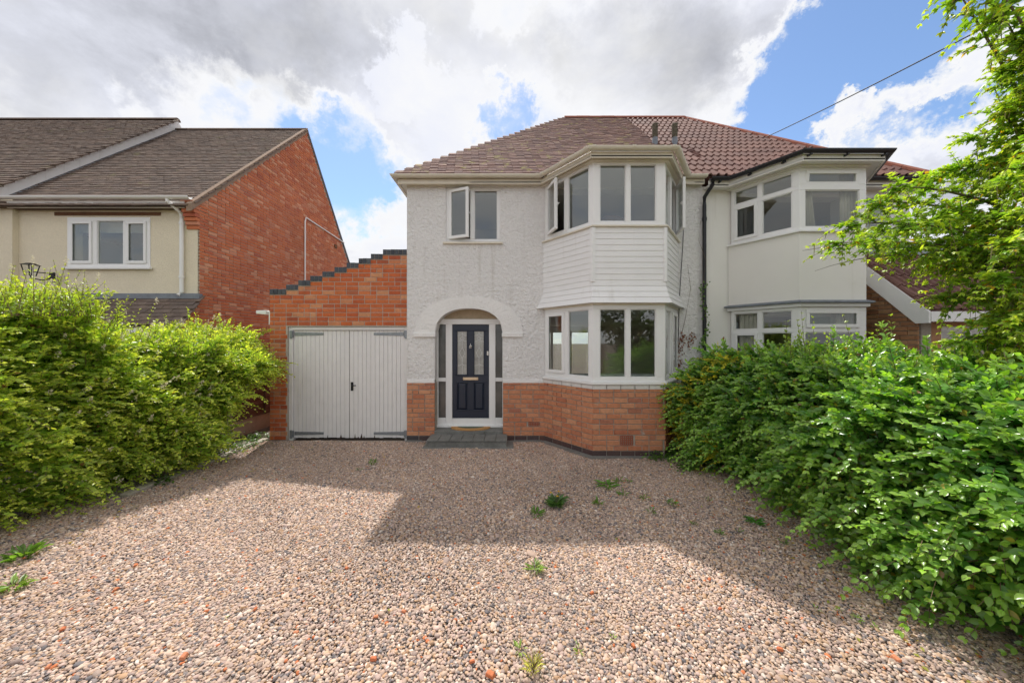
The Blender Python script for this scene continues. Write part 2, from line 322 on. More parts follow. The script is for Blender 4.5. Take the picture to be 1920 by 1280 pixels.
# brick: unit piece x 0..1, y 0 (face)..1, z 0..1 with a softened face
def brick_mesh(mat):
    c = .02; e = .06
    me = bpy.data.meshes.new('brick')
    vs = [(c, 0, e), (1 - c, 0, e), (1 - c, 0, 1 - e), (c, 0, 1 - e), (0, .12, 0), (1, .12, 0), (1, .12, 1), (0, .12, 1), (0, 1, 0), (1, 1, 0), (1, 1, 1), (0, 1, 1)]
    fs = [(0, 1, 2, 3)] + [(i, i + 4, (i + 1) % 4 + 4, (i + 1) % 4) for i in range(4)] + [(i + 4, i + 8, (i + 1) % 4 + 8, (i + 1) % 4 + 4) for i in range(4)]
    me.from_pydata(vs, [], fs); me.materials.append(M[mat]); me.update(); return me, vs, fs
BRICKS = {}
def bricks_on(parent, fr, W, H0, H1, mat, course=.0905, pitch=.24, holes=(), top=None, seed=0, proud=.007, headers=.16, keep=None, name='brick', start=None, joint=.011):
    """bricks as objects on a wall frame; keep=(limit function) sends the others into one stuff part"""
    r = random.Random(seed)
    if mat not in BRICKS: BRICKS[mat] = brick_mesh(mat)
    me, bv, bf = BRICKS[mat]
    rest = MB(); i = 0; z = H0; out = []
    while z < H1 - .02:
        h = min(course - joint, H1 - z - .002)
        x = -(.5 * pitch if i % 2 else 0.0) + (0 if start is None else start); 
        while x < W:
            Lb = pitch - joint if r.random() > headers else pitch * .5 - joint
            segs = [(max(x, 0.0), min(x + Lb, W))]
            for (a, b, c, d) in holes:
                if c < z + h and d > z:
                    ns = []
                    for (s0, s1) in segs:
                        if b <= s0 or a >= s1: ns.append((s0, s1))
                        else:
                            if a - s0 > .02: ns.append((s0, a - joint * .5))
                            if s1 - b > .02: ns.append((b + joint * .5, s1))
                    segs = ns
            for (s0, s1) in segs:
                if s1 - s0 < .025: continue
                if top is not None and z + h > top(s0, s1) + .004:
                    sm = .5 * (s0 + s1)
                    if z + h <= top(s0, sm) + .004: s1 = sm
                    elif z + h <= top(sm, s1) + .004: s0 = sm
                    else: continue
                pr = proud + r.uniform(-.0025, .0025)
                loc = fr @ Vector((s0, -pr, z + r.uniform(-.001, .001)))
                mt = fr.to_3x3().to_4x4() @ Matrix.Diagonal((s1 - s0, .045, h, 1)); mt.translation = loc
                if keep is None or keep(loc):
                    o = bpy.data.objects.new(name, me); o.matrix_basis = mt; link(o, parent); out.append(o)
                else:
                    rest.add([mt @ Vector(v) for v in bv], bf)
            x += Lb + joint
        z += course; i += 1
    if rest.v:
        o = rest.build(name + 's', mat, parent); o['kind'] = 'stuff'
    return out

def wall_cells(mb, W, z0, z1, y0, y1, holes):
    """local-frame wall with rectangular holes"""
    zs = sorted({z0, z1, *[h[2] for h in holes], *[h[3] for h in holes]}); zs = [z for z in zs if z0 <= z <= z1]
    for a, b in zip(zs[:-1], zs[1:]):
        x = 0.0; m = .5 * (a + b)
        for h in sorted([h for h in holes if h[2] < m < h[3]]):
            if h[0] > x + 1e-4: mb.box(x, h[0], y0, y1, a, b)
            x = max(x, h[1])
        if x < W - 1e-4: mb.box(x, W, y0, y1, a, b)
    return mb

def rect_frame(mb, x0, x1, z0, z1, t, y0, y1):
    mb.box(x0, x1, y0, y1, z0, z0 + t); mb.box(x0, x1, y0, y1, z1 - t, z1)
    mb.box(x0, x0 + t, y0, y1, z0 + t, z1 - t); mb.box(x1 - t, x1, y0, y1, z0 + t, z1 - t)
def window(parent, fr, x0, x1, z0, z1, cells, t=.05, glass='glass', mat='upvc_white', post=(0, 0)):
    """cells: (x0,x1,z0,z1,kind,angle,hinge); kind 'fixed'/'sash'; bars fill between the cells"""
    mb = MB(fr)
    holes = [c[:4] for c in cells]
    mbw = MB(fr @ Matrix.Translation((x0, 0, 0)))
    wall_cells(mbw, x1 - x0, z0, z1, .0, .07, [(a - x0, b - x0, c, d) for (a, b, c, d) in holes])
    wn = mbw.build('window', mat, parent, bevel=.004)
    for c in cells:
        a, b, e, f, kind = c[:5]
        if kind == 'fixed':
            g = MB(fr); rect_frame(g, a + .0005, b - .0005, e + .0005, f - .0005, .014, .012, .05); g.build('glazing_bead', mat, wn, bevel=.003)
            MB(fr).box(a + .008, b - .008, .028, .034, e + .008, f - .008).build('pane', glass, wn)
        else:
            ang = math.radians(c[5]); hinge = c[6]
            hx = a - .012 if hinge == 'left' else b + .012
            hy = -.020
            if hinge == 'top':
                R = Matrix.Translation((0, hy, f + .012)) @ Matrix.Rotation(ang, 4, 'X') @ Matrix.Translation((0, -hy, -f - .012))
            else:
                R = Matrix.Translation((hx, hy, 0)) @ Matrix.Rotation(-ang if hinge == 'left' else ang, 4, 'Z') @ Matrix.Translation((-hx, -hy, 0))
            g = MB(fr @ R); rect_frame(g, a - .012, b + .012, e - .012, f + .012, .058, -.020, -.002 if not c[5] else .03)
            s = g.build('casement', mat, wn, bevel=.005)
            MB(fr @ R).box(a + .04, b - .04, .004, .010, e + .04, f - .04).build('pane', glass, wn)
            if c[5]:
                hxx = b - .02 if hinge == 'left' else a + .02
                MB(fr @ R).box(hxx - .012, hxx + .012, .03, .045, .5 * (e + f) - .03, .5 * (e + f) + .03).box(hxx - .05, hxx + .05, .045, .06, .5 * (e + f) - .008, .5 * (e + f) + .010).build('handle', mat, wn)
    return wn

# roof tiles laid on a slope: origin at eave, x along, s up the slope
def tile_field(parent, x_of, x0, x1, Ye, ze, pitch, rows, gauge, width, mat, keep_rows, length, thick, seed, tilt=.075, name='roof_tile'):
    """x_of(s) -> (left limit, right limit) on the slope"""
    r = random.Random(seed); cp, sp = math.cos(pitch), math.sin(pitch)
    me = bpy.data.meshes.new(name); q = MB()
    w2 = width - .004
    q.box(0, w2, 0, length, 0, thick); q.v = [(x, y, z + .004 * math.sin(math.pi * x / w2)) for x, y, z in q.v]
    me.from_pydata(q.v, [], q.f); me.materials.append(M[mat]); me.update()
    rest = MB(); n = 0
    for i in range(rows):
        s = i * gauge; a, b = x_of(s)
        x = a - (width * .5 if i % 2 else 0) + r.uniform(-.006, .006)
        while x < b:
            if x > a - width * .55 and x + width * .4 < b + .02:
                loc = Vector((x, Ye + s * cp - .02 * cp, ze + s * sp - .02 * sp + .012)) + Vector((0, -sp, cp)) * (.012 + r.uniform(0, .005))
                R = Matrix.Rotation(r.uniform(-.012, .012), 4, 'Z') @ Matrix.Rotation(pitch - tilt + r.uniform(-.015, .015), 4, 'X') @ Matrix.Rotation(r.uniform(-.02, .02), 4, 'Y')
                mt = Matrix.Translation(loc) @ R
                if keep_rows(i, n):
                    o = bpy.data.objects.new(name, me); o.matrix_basis = mt; link(o, parent); n += 1
                else: rest.add([mt @ Vector(v) for v in q.v], q.f)
            x += width
    if rest.v:
        o = rest.build(name + 's', mat, parent); o['kind'] = 'stuff'

# ------------------------------------------------------------------ setting: ground
g = MB().box(-300, 300, -300, 300, -.40, -.12).build('ground', 'soil'); tag(g, kind='structure')
g = MB().box(-12.0, 12, -3.0, 9.5, -.118, -.020).build('garden_soil', 'soil'); tag(g, kind='structure')
g = MB().box(-5.6, 3.6, -2.5, 6.72, -.015, -.003).build('driveway', 'gravel_base'); tag(g, kind='structure')

# ------------------------------------------------------------------ the white house
HX0, HX1 = -2.074, 3.75
house = thing('semi_detached_house', (1.0, YF, 0), 'white roughcast house with arched porch, navy front door and boarded bay', 'house')
fr, W = frame_of((HX0, YF), (HX1, YF), 0)
PX0, PX1 = -1.526, -.179                     # porch opening
SP, CR = 2.073, 2.600                        # arch spring and crown
def arch(x, hw=.6735, rise=CR - SP, p=2.35):
    t = min(abs((x - .5 * (PX0 + PX1)) / hw), 1.0); return SP + rise * (1 - t ** p) ** (1 / p)
porch = (PX0 - HX0, PX1 - HX0, -1, 2.75); win = (.769, 1.842, 3.905, 5.0); bay_lo = (2.78, 5.27, 1.29, 2.5); bay_hi = (2.78, 5.27, 3.93, 4.95)
mb = MB(fr); wall_cells(mb, W, 1.13, 5.02, 0, .28, [porch, win, bay_lo, bay_hi])
n = 26
for i in range(n):
    a = PX0 + (PX1 - PX0) * i / n; b = PX0 + (PX1 - PX0) * (i + 1) / n
    mb.hexa([(a - HX0, 0, arch(a)), (b - HX0, 0, arch(b)), (b - HX0, .28, arch(b)), (a - HX0, .28, arch(a)), (a - HX0, 0, 2.75), (b - HX0, 0, 2.75), (b - HX0, .28, 2.75), (a - HX0, .28, 2.75)])
front = mb.build('front_wall', 'render_white', house)
MB().box(HX0, HX0 + .28, YF + .28, 14.1, -.1, 5.02).build('side_wall', 'render_white', house)
mb = MB(Matrix.Translation((HX0 + .28, 13.82, 0))); wall_cells(mb, HX1 - HX0 - .28, -.1, 5.02, 0, .28, [(.8 - HX0 - .28, 3.2 - HX0 - .28, .35, 2.4)]); mb.build('rear_wall', 'render_white', house)
# arch surround: voussoirs and imposts
cx = .5 * (PX0 + PX1)
def arch_pt(hw, rise, q, p=2.35):
    c, s_ = math.cos(q), math.sin(q)
    return cx + hw * math.copysign(abs(c) ** (2 / p), c), SP + rise * abs(s_) ** (2 / p)
sur = MB().box(PX0 - .421, PX0 + .02, YF - .035, YF + .1, 2.032, 2.118).build('arch_impost', 'smooth_white', house, bevel=.008)
MB().box(PX1 - .02, PX1 + .40, YF - .035, YF + .1, 2.032, 2.118).build('arch_impost', 'smooth_white', house, bevel=.008)
nv = 21
for i in range(nv):
    q0 = math.pi * (1 - i / nv) - .0012; q1 = math.pi * (1 - (i + 1) / nv) + .0012
    def PT(q, o):
        u = arch_pt(.672, CR - SP - .002, q); v = arch_pt(1.06, .75, q); return u if o == 0 else v
    pts = [PT(q0, 0), PT(.5 * (q0 + q1), 0), PT(q1, 0), PT(q1, 1), PT(.5 * (q0 + q1), 1), PT(q0, 1)]
    MB().prism([(x, YF - .012 - .001 * (i % 3), max(z, 2.119)) for x, z in pts], (0, .06, 0)).build('voussoir', 'smooth_white', sur)
# brick plinth either side of the porch, with dark base course and painted top course
def plinth(p, q, seed, air=None, white=True, ends=(0, 0)):
    f2, w2 = frame_of(p, q, 0)
    core = MB(f2).box(0, w2, .008, .26, -.1, 1.13).build('plinth', 'mortar', house)
    holes = []
    if air: holes.append((air[0], air[0] + .225, air[1] - .004, air[1] + .17 if air[2] else air[1] + .083))
    bricks_on(core, f2, w2, .094, 1.135, 'brick_plinth', holes=holes, seed=seed, joint=.014)
    bricks_on(core, f2, w2, -.01, .094, 'brick_base', course=.105, seed=seed + 1, headers=0, proud=.004)
    if air:
        hh = .165 if air[2] else .078
        a = MB(f2); x0, z0 = air[0] + .004, air[1]
        nx, nz = (6, 4) if air[2] else (6, 2); t = .014
        MB(f2).box(x0, x0 + .217, .012, .05, z0, z0 + hh).build('air_brick_shade', 'iron_black', core)  # solid black backing, its colour stands in for the shade inside the holes
        for k in range(nx + 1): a.box(x0 + k * (.217 - t) / nx, x0 + k * (.217 - t) / nx + t, -.008, .012, z0, z0 + hh)
        for k in range(nz + 1):
            zz = z0 + k * (hh - t) / nz
            for j in range(nx): a.box(x0 + j * (.217 - t) / nx + t, x0 + (j + 1) * (.217 - t) / nx, -.0075, .012, zz, zz + t)
        a.build('air_brick', 'terracotta', core)
    return core, f2, w2
plinth((HX0, YF), (PX0, YF), 11)
plinth((PX1, YF), (.64, YF), 12, air=(.50, .28, False))
plinth((3.262, YF), (HX1, YF), 13)
for a, b in ((0, PX0 - HX0), (PX1 - HX0, 2.70), (5.345, W)): MB(fr).box(a, b, -.013, .05, 1.128, 1.20).build('plinth_band', 'smooth_white', house, bevel=.006)
# bay
P = [(.632, YF), (1.375, 5.80), (2.600, 5.80), (3.270, YF)]
for k in range(3):
    core, f2, w2 = plinth(P[k], P[k + 1], 20 + 3 * k, air=(.46, .185, True) if k == 1 else None)
    bricks_on(core, f2, w2, 1.135, 1.215, 'brick_white', course=.085, seed=40 + k, headers=0, proud=.008)
mb = MB(); ring(mb, P, -.2, .045, 1.215, 1.262, YF - .02); ring(mb, P, -.05, .022, 1.262, 1.277, YF - .02)
mb.build('window_sill', 'upvc_white', house, bevel=.006)
mb = MB(); ring(mb, P, -.08, .012, 2.562, 2.60, YF - .004); mb.build('lower_head', 'upvc_cream', house, bevel=.004)
mb = MB(); ring(mb, P, -.06, .002, 2.60, 3.885, YF - .002); clad = mb.build('bay_cladding', 'upvc_board', house)
nb = 13; zb0, zb1 = 2.595, 3.885; hb = (zb1 - zb0) / nb
def flare(z): t = max(0.0, (2.93 - z) / (2.93 - zb0)); return .10 * t ** 1.3
for k in range(nb):
    z0 = zb0 + k * hb; z1 = z0 + hb + .006
    db, dt = .020 + flare(z0), .012 + flare(z1)
    for i in range(3):
        ob, ot, ib = offset_poly(P, db, YF - .004), offset_poly(P, dt, YF - .004), offset_poly(P, .003, YF - .004)
        a = [(ob[i].x, ob[i].y, z0), (ob[i + 1].x, ob[i + 1].y, z0), (ib[i + 1].x, ib[i + 1].y, z0), (ib[i].x, ib[i].y, z0),
             (ot[i].x, ot[i].y, z1 - .004), (ot[i + 1].x, ot[i + 1].y, z1 - .004), (ib[i + 1].x, ib[i + 1].y, z1 - .004), (ib[i].x, ib[i].y, z1 - .004)]
        MB().hexa(a).build('cladding_board', 'upvc_board', clad)
for i in (1, 2):     # corner trims
    o1 = offset_poly(P, .036); v = o1[i]; us = [(Vector(P[i]) - Vector(P[i - 1])).normalized(), (Vector(P[i + 1]) - Vector(P[i])).normalized()]
    c0 = Vector(P[i]); n0 = Vector((us[0].y, -us[0].x)); n1_ = Vector((us[1].y, -us[1].x))
    poly = [v - us[0] * .05, v, v + us[1] * .05, v + us[1] * .05 - n1_ * .03, c0 + (n0 + n1_).normalized() * .004, v - us[0] * .05 - n0 * .03]
    MB().prism([(p.x, p.y, 2.96) for p in poly], (0, 0, .92)).build('corner_trim', 'upvc_white', clad)
mb = MB(); ring(mb, P, -.12, .055, 3.885, 3.912, YF - .02); ring(mb, P, -.05, .02, 3.912, 3.925, YF - .02); mb.build('window_sill', 'upvc_cream', house, bevel=.004)
f0, l0 = frame_of(P[0], P[1], 0, 0); f1, l1 = frame_of(P[1], P[2], 0, 0); f2, l2 = frame_of(P[2], P[3], 0, 0)
for (z0, z1, g0, g1, op) in ((3.925, 5.0, 3.985, 4.955, 24), (1.277, 2.565, 1.335, 2.50, 0)):
    window(house, f0, .03, l0 - .002, z0, z1, [(.10, .53, g0 + .03, g1 - .03, 'sash', op, 'left'), (.63, 1.10, g0, g1, 'fixed')])
    window(house, f1, .0, l1, z0, z1, [(.118, .56, g0, g1, 'fixed'), (.635, 1.075, g0, g1, 'fixed')])
    window(house, f2, .002, l2 - .03, z0, z1, [(.10, .50, g0, g1, 'fixed'), (.60, 1.03, g0 + .03, g1 - .03, 'sash', op * 1.1, 'right')])
# rear window lights the through room
frw = Matrix.Translation((0, 13.9, 0))
window(house, frw, .8, 3.2, .35, 2.4, [(.88, 1.58, .43, 2.32, 'fixed'), (1.66, 2.34, .43, 2.32, 'fixed'), (2.42, 3.12, .43, 2.32, 'fixed')], glass='glass_clear')
# small upper window
fw, _ = frame_of((HX0, YF), (HX1, YF), 0, -.03)
window(house, fw, .769, 1.842, 3.905, 4.999, [(.835, 1.245, 3.98, 4.93, 'sash', 22, 'left'), (1.325, 1.785, 3.965, 4.945, 'fixed')])
MB(fr).box(.715, 1.895, -.045, .03, 3.865, 3.905).build('window_sill', 'upvc_cream', house, bevel=.005)
# eaves: fascia, soffit, gutter follow the house and the bay
E = [(HX0, 14.0), (HX0, YF), P[0], P[1], P[2], P[3], (HX1 - .02, YF)]
mb = MB(); ring(mb, E, -.0, .135, 5.015, 5.035); mb.build('soffit', 'upvc_cream', house)
mb = MB(); ring(mb, E, .11, .135, 4.99, 5.10); ring(mb, P, -.02, .07, 4.985, 5.015, YF - .01); mb.build('fascia', 'upvc_cream', house, bevel=.006)
gt = sweep(MB(), E, gutter_profile(.198, 5.135, .058)).build('gutter', 'upvc_cream', house)
for i, t in ((1, .02), (1, .98), (2, .08), (2, .96), (3, .04), (3, .5), (3, .96), (4, .1), (4, .9)):
    o1 = offset_poly(E, .198); a = o1[i].lerp(o1[i + 1], t); b = o1[i].lerp(o1[i + 1], t + .02); u = (o1[i + 1] - o1[i]).normalized()
    a = o1[i].lerp(o1[i + 1], t) - u * .03; b = a + u * .06
    sweep(MB(), [a, b], gutter_profile(0, 5.141, .066, .007)).build('gutter_joint', 'upvc_cream', gt)
bo = offset_poly(P, .10, YF + .05)
MB().prism([(p.x, p.y, 5.05) for p in bo], (0, 0, .075)).build('bay_roof', 'lead', house)
# roof
PITCH = math.atan2(8.76 - 5.12, 3.878); cp = math.cos(PITCH)
YE, ZE, XB = 6.55, 5.12, 3.45
rv = [(-2.25, YE, ZE), (XB, YE, ZE), (XB, 10.43, 8.76), (1.628, 10.43, 8.76), (-2.25, 14.31, ZE), (XB, 14.31, ZE)]
rb = MB().add([(x, y, z - .012) for x, y, z in rv], [(0, 1, 2, 3), (0, 3, 4), (4, 3, 2, 5), (0, 4, 5, 1), (1, 5, 2)])
roof = rb.build('roof', 'tile_clay', house)
tile_field(roof, lambda s: (-2.26 + s * cp, XB), 0, 0, YE, ZE, PITCH, 53, .1, .165, 'tile_clay', lambda i, n: n < 300, .19, .018, 3, tilt=.12)
for i in range(5):
    x0 = 1.60 + i * .375
    a = [(0, math.cos(q) * .12, math.sin(q) * .10) for q in np.linspace(0, math.pi, 7)]
    MB().prism([(x0, 10.43 + y, 8.715 + z + .004 * (i % 2)) for _, y, z in a], (.368, 0, 0)).build('ridge_tile', 'ridge_tile', roof)
def flue(parent, px):
    Y = 8.18; x = X(px, Y); mb = MB(); mb.tube([(x, Y, 6.55), (x, Y, 7.12)], .052, 10)
    for k in range(9): mb.tube([(x, Y, 6.86 + k * .033), (x, Y, 6.876 + k * .033)], .066, 10)
    mb.box(x - .06, x + .06, Y - .06, Y + .06, 7.12, 7.15); f = mb.build('flue_terminal', 'flue', parent)
    MB().tube([(x, Y, 6.5), (x, Y, 6.82)], .075, 10, .062).build('flashing', 'lead', f)
flue(roof, 1228)
# front door and frame
YD = 7.0
def XD(px): return X(px, YD)
def ZD(py): return Z(py, YD)
mb = MB()
y0, y1 = 6.985, 7.06
for a, b in ((811, 822), (836, 848), (917, 929), (942, 954)): mb.box(XD(a), XD(b), y0, y1, .20, ZD(608))
mb.box(XD(811), XD(954), y0 - .004, y1, ZD(608), ZD(598))
for a, b in ((822, 836), (929, 942)):
    mb.box(XD(a), XD(b), y0 + .003, y1, ZD(715), ZD(708)); mb.box(XD(a), XD(b), y0 + .003, y1, .20, ZD(783))
mb.box(XD(848), XD(917), y0 + .003, y1, .20, ZD(784))
dfm = mb.build('door_frame', 'upvc_white', house, bevel=.006)
MB().box(XD(813), XD(952), y0 - .05, y0 - .001, .20, .245).build('threshold', 'upvc_white', dfm, bevel=.006)
for a, b in ((822, 836), (929, 942)):
    for c, d in ((608, 708), (715, 783)): MB().box(XD(a), XD(b), 7.02, 7.028, ZD(d), ZD(c)).build('pane', 'sidelight_glass', dfm)
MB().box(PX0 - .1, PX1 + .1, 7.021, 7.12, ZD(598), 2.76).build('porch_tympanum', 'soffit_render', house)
y0 = 7.012
mb = MB(); gl = [(856.5, 876.2), (888.2, 907.9)]
f3 = Matrix.Translation((XD(848), y0, 0))
holes = [(XD(a) - XD(848), XD(b) - XD(848), ZD(703), ZD(620)) for a, b in gl] + [(XD(a) - XD(848), XD(b) - XD(848), ZD(769), ZD(717)) for a, b in gl]
d = MB(f3); wall_cells(d, XD(917) - XD(848), ZD(783.5), ZD(608.5), 0, .045, holes); door = d.build('front_door', 'door_navy', house, bevel=.004)
for (a, b, c, e) in holes[:2]:
    m2 = MB(f3); rect_frame(m2, a - .012, b + .012, c - .012, e + .012, .024, -.012, -.0005); m2.build('moulding', 'door_navy', door, bevel=.006)
    MB(f3).box(a, b, .014, .020, c, e).build('door_pane', 'door_glass', door)
    m2 = MB(f3); zc_, xc_ = .5 * (c + e) + .0, .5 * (a + b); hw, hh = .058, .11; r = .0035
    dm = [(xc_ - hw, .011, zc_), (xc_, .011, zc_ + hh), (xc_ + hw, .011, zc_), (xc_, .011, zc_ - hh), (xc_ - hw, .011, zc_)]
    for p_, q_ in zip(dm[:-1], dm[1:]): m2.tube([p_, q_], r, 5)
    m2.tube([(xc_, .011, c), (xc_, .011, zc_ - hh)], r, 5); m2.tube([(xc_, .011, zc_ + hh), (xc_, .011, e)], r, 5)
    for zz in (c + .19, e - .22, e - .10):
        m2.tube([(a, .011, zz), (xc_ - .03, .011, zz + .012), (xc_, .011, zz + .045), (xc_ + .03, .011, zz + .012), (b, .011, zz)], r, 5)
    m2.tube([(xc_ + .034 * math.cos(q), .011, e - .16 + .045 * math.sin(q)) for q in np.linspace(0, 2 * math.pi, 9)], r, 5)
    m2.build('leading', 'came', door)
for (a, b, c, e) in holes[2:]:
    m2 = MB(f3); rect_frame(m2, a - .01, b + .01, c - .01, e + .01, .022, -.011, -.0005); m2.build('moulding', 'door_navy', door, bevel=.006)
    m2 = MB(f3); t = .045
    m2.box(a, b, .016, .03, c, e)
    m2.add([(a + .012, .0155, c + .012), (b - .012, .0155, c + .012), (b - .012, .0155, e - .012), (a + .012, .0155, e - .012), (a + t, -.002, c + t), (b - t, -.002, c + t), (b - t, -.002, e - t), (a + t, -.002, e - t)],
           [(4, 5, 6, 7), (0, 1, 5, 4), (1, 2, 6, 5), (2, 3, 7, 6), (3, 0, 4, 7)])
    m2.build('door_panel', 'door_navy', door)
MB().box(XD(868), XD(896.5), y0 - .018, y0 - .0005, ZD(712.5), ZD(707)).box(XD(869), XD(895.5), y0 - .026, y0 - .018, ZD(711.5), ZD(708)).build('letter_plate', 'brass', door, bevel=.004)
mb = MB(); kx, kz = XD(882.3), ZD(649)
mb.tube([(kx, y0 - .001, kz), (kx, y0 - .03, kz)], .032, 14, .022); mb.tube([(kx + .026 * math.sin(q), y0 - .035, kz - .012 - .03 * math.cos(q)) for q in np.linspace(0, 2 * math.pi, 13)], .007, 6)
mb.tube([(kx, y0 - .004, kz + .028), (kx, y0 - .010, kz + .06)], .012, 8, .004); mb.build('knocker', 'chrome', door, smooth=True)
MB().box(XD(912.6), XD(916.2), y0 - .02, y0 - .0005, ZD(666), ZD(658)).tube([(XD(914.3), y0 - .02, ZD(660.5)), (XD(914.3), y0 - .032, ZD(660.5))], .013, 10).build('lock', 'chrome', door, bevel=.003)
# porch floor and doorstep
st = MB().box(PX0 - .0, PX1 + .0, YF - .045, 7.3, -.1, .196).build('porch_floor', 'slab', house, bevel=.01)
step = MB().box(X(799, 6.26) + .008, X(951, 6.26) - .008, 6.275, 6.690, -.1, .105).build('doorstep', 'slab', house, bevel=.012)
xs = np.linspace(X(799, 6.26), X(951, 6.26), 8); 
for a, b in zip(xs[:-1], xs[1:]): MB().box(a + .003, b - .003, 6.262, 6.690, .106, .137 + random.uniform(-.002, .002)).build('paver', 'slab', step, bevel=.006)
MB().box(X(790, 6.2), X(963, 6.2), 6.19, 6.70, -.06, .012).build('step_base', 'slab', step, bevel=.01)
for i, (a, b) in enumerate([(HX0, X(790, 6.5) - .03), (X(963, 6.5), .60)]): MB().box(a, b, 6.60, YF - .012, -.06, .006 + .001 * i).build('footing', 'slab', house)
mb = MB(); ring(mb, P, .012, .14, -.06, .010, YF - .05); mb.build('footing', 'slab', house)
# rooms behind the windows
def room(parent, x0, x1, y0, y1, z0, z1, hole=None):
    r_ = MB().box(x0, x1, y0, y1, z0 - .02, z0).build('room_floor', 'room_floor', parent)
    if hole:
        q_ = MB(Matrix.Translation((x0, y1, 0))); wall_cells(q_, x1 - x0, z0, z1, 0, .05, [(hole[0] - x0, hole[1] - x0, hole[2], hole[3])]); q_.build('room_wall', 'room_wall', parent)
    else: MB().box(x0, x1, y1, y1 + .05, z0, z1).build('room_wall', 'room_wall', parent)
    MB().box(x0 - .05, x0, y0, y1, z0, z1).box(x1, x1 + .05, y0, y1, z0, z1).build('room_wall', 'room_wall', parent)
    MB().box(x0, x1, y0, y1, z1, z1 + .05).build('room_ceiling', 'room_ceiling', parent)
room(house, .45, 3.6, YF + .285, 13.55, .2, 2.55, hole=(.9, 3.1, .45, 2.3))
room(house, .45, 3.6, YF + .285, YF + 3.6, 2.75, 4.96)
room(house, -1.7, .35, YF + .285, YF + 2.6, 2.75, 5.0)
MB().prism([(x, y, 2.5) for x, y in offset_poly(P, -.08, YF + .284)], (0, 0, .06)).build('room_ceiling', 'room_ceiling', house)
MB().prism([(x, y, 2.70) for x, y in offset_poly(P, -.08, YF + .284)], (0, 0, .08)).build('room_floor', 'room_floor', house)
MB().prism([(x, y, 4.975) for x, y in offset_poly(P, -.075, YF + .284)], (0, 0, .03)).build('room_ceiling', 'room_ceiling', house)
# cable and climber-stained strip right of the bay
mb = MB(); mb.tube([(X(1284, 6.72), 6.72, Z(330, 6.72)), (X(1281, 6.72), 6.722, Z(450, 6.72)), (X(1274, 6.72), 6.722, Z(560, 6.72)), (X(1271, 6.72), 6.722, Z(660, 6.72))], .006, 6)
mb.build('cable', 'wire', house)

# arched headboard in the upstairs bay room
hb_ = MB(); pts = [(2.0 + .62 * math.cos(q), 6.9, 3.75 + .75 * math.sin(q)) for q in np.linspace(0, math.pi, 17)] + [(1.38, 6.9, 2.75), (2.62, 6.9, 2.75)]
hb_.prism(pts, (0, .06, 0)); o = hb_.build('headboard', 'headboard_fabric'); tag(o, 'arched brown headboard standing behind the upstairs bay window', 'headboard')
# doormat
a = [(X(882, 6.86) + .40 * math.cos(q), 6.955 - .27 * abs(math.sin(q)) ** .8, .198) for q in np.linspace(0, math.pi, 17)]
o = MB().prism(list(reversed(a)), (0, 0, .022)).build('doormat', 'coir'); tag(o, 'half round orange coir doormat at the navy front door', 'doormat')
a = [(X(882, 6.86) + .27 * math.cos(q), 6.95 - .15 * math.sin(q), .2205) for q in np.linspace(0, math.pi, 13)]
MB().prism(list(reversed(a)), (0, 0, .0015)).build('printed_border', 'mat_print', o)

# ------------------------------------------------------------------ garage
GY = 6.757; GX0, GX1 = -4.79, -2.08
garage = thing('garage', (-3.4, GY, 0), 'red brick garage with stepped parapet and white boarded double doors', 'garage')
fg, GW = frame_of((GX0, GY), (GX1, GY), 0)
GC = .087
def gtop(x):
    if x >= 2.236: return 3.77
    return 3.77 - GC * min(9, 1 + math.floor((2.237 - x) / .239 - 1e-6))
edges = [0.0] + [2.237 - .239 * k for k in range(8, 0, -1)] + [2.237, GW]
mb = MB(fg); 
mb.box(0, .347, .0, .23, -.1, 2.242)
for a, b in zip(edges[:-1], edges[1:]): mb.box(a, b, 0, .23, 2.242, gtop(.5 * (a + b)) - .118)
gw_ = mb.build('front_wall', 'mortar_pale', garage)
bricks_on(gw_, fg, GW, .001, 3.70, 'brick_garage', course=GC, pitch=.239, holes=[(.347, 3, -1, 2.24)], top=lambda a, b: min(gtop(a + .01), gtop(b - .01)) - .115, seed=5, start=-.153, joint=.0115, headers=.2)
if 'brick_blue' not in BRICKS: BRICKS['brick_blue'] = brick_mesh('brick_blue')
for a, b in zip(edges[:-1], edges[1:]):
    nbk = max(3, round((b - a) / .079)); wdt = (b - a) / nbk; zt = gtop(.5 * (a + b))
    for k in range(nbk):
        o = bpy.data.objects.new('coping_brick', BRICKS['brick_blue'][0])
        mt = fg.to_3x3().to_4x4() @ Matrix.Diagonal((wdt - .007, .235, .112 + random.uniform(-.003, .003), 1)); mt.translation = fg @ Vector((a + k * wdt + .003, -.018 + random.uniform(-.003, .003), zt - .114))
        o.matrix_basis = mt; link(o, gw_)
    MB(fg).box(a + .001, b - .001, -.008, .22, zt - .117, zt - .012).build('coping_bed', 'mortar', gw_)
MB().box(GX0, GX0 + .11, GY + .23, 12.4, -.1, 2.82).build('side_wall', 'brick_garage', garage)
MB().hexa([(GX0, GY + .24, 2.72), (GX1, GY + .24, 3.5), (GX1, 12.4, 3.5), (GX0, 12.4, 2.72), (GX0, GY + .24, 2.85), (GX1, GY + .24, 3.6), (GX1, 12.4, 3.6), (GX0, 12.4, 2.85)]).build('roof', 'lead', garage)
mb = MB(fg); mb.box(.349, .425, .03, .14, -.05, 2.238).box(2.655, 2.712, .03, .14, -.05, 2.238).box(.425, 2.655, .03, .14, 2.172, 2.238)
gfr = mb.build('door_frame', 'painted_timber', garage, bevel=.005)
gfr2 = MB(fg).box(.40, 2.70, .135, .145, .0, 2.2).build('door_backing', 'rotten_timber', gfr)
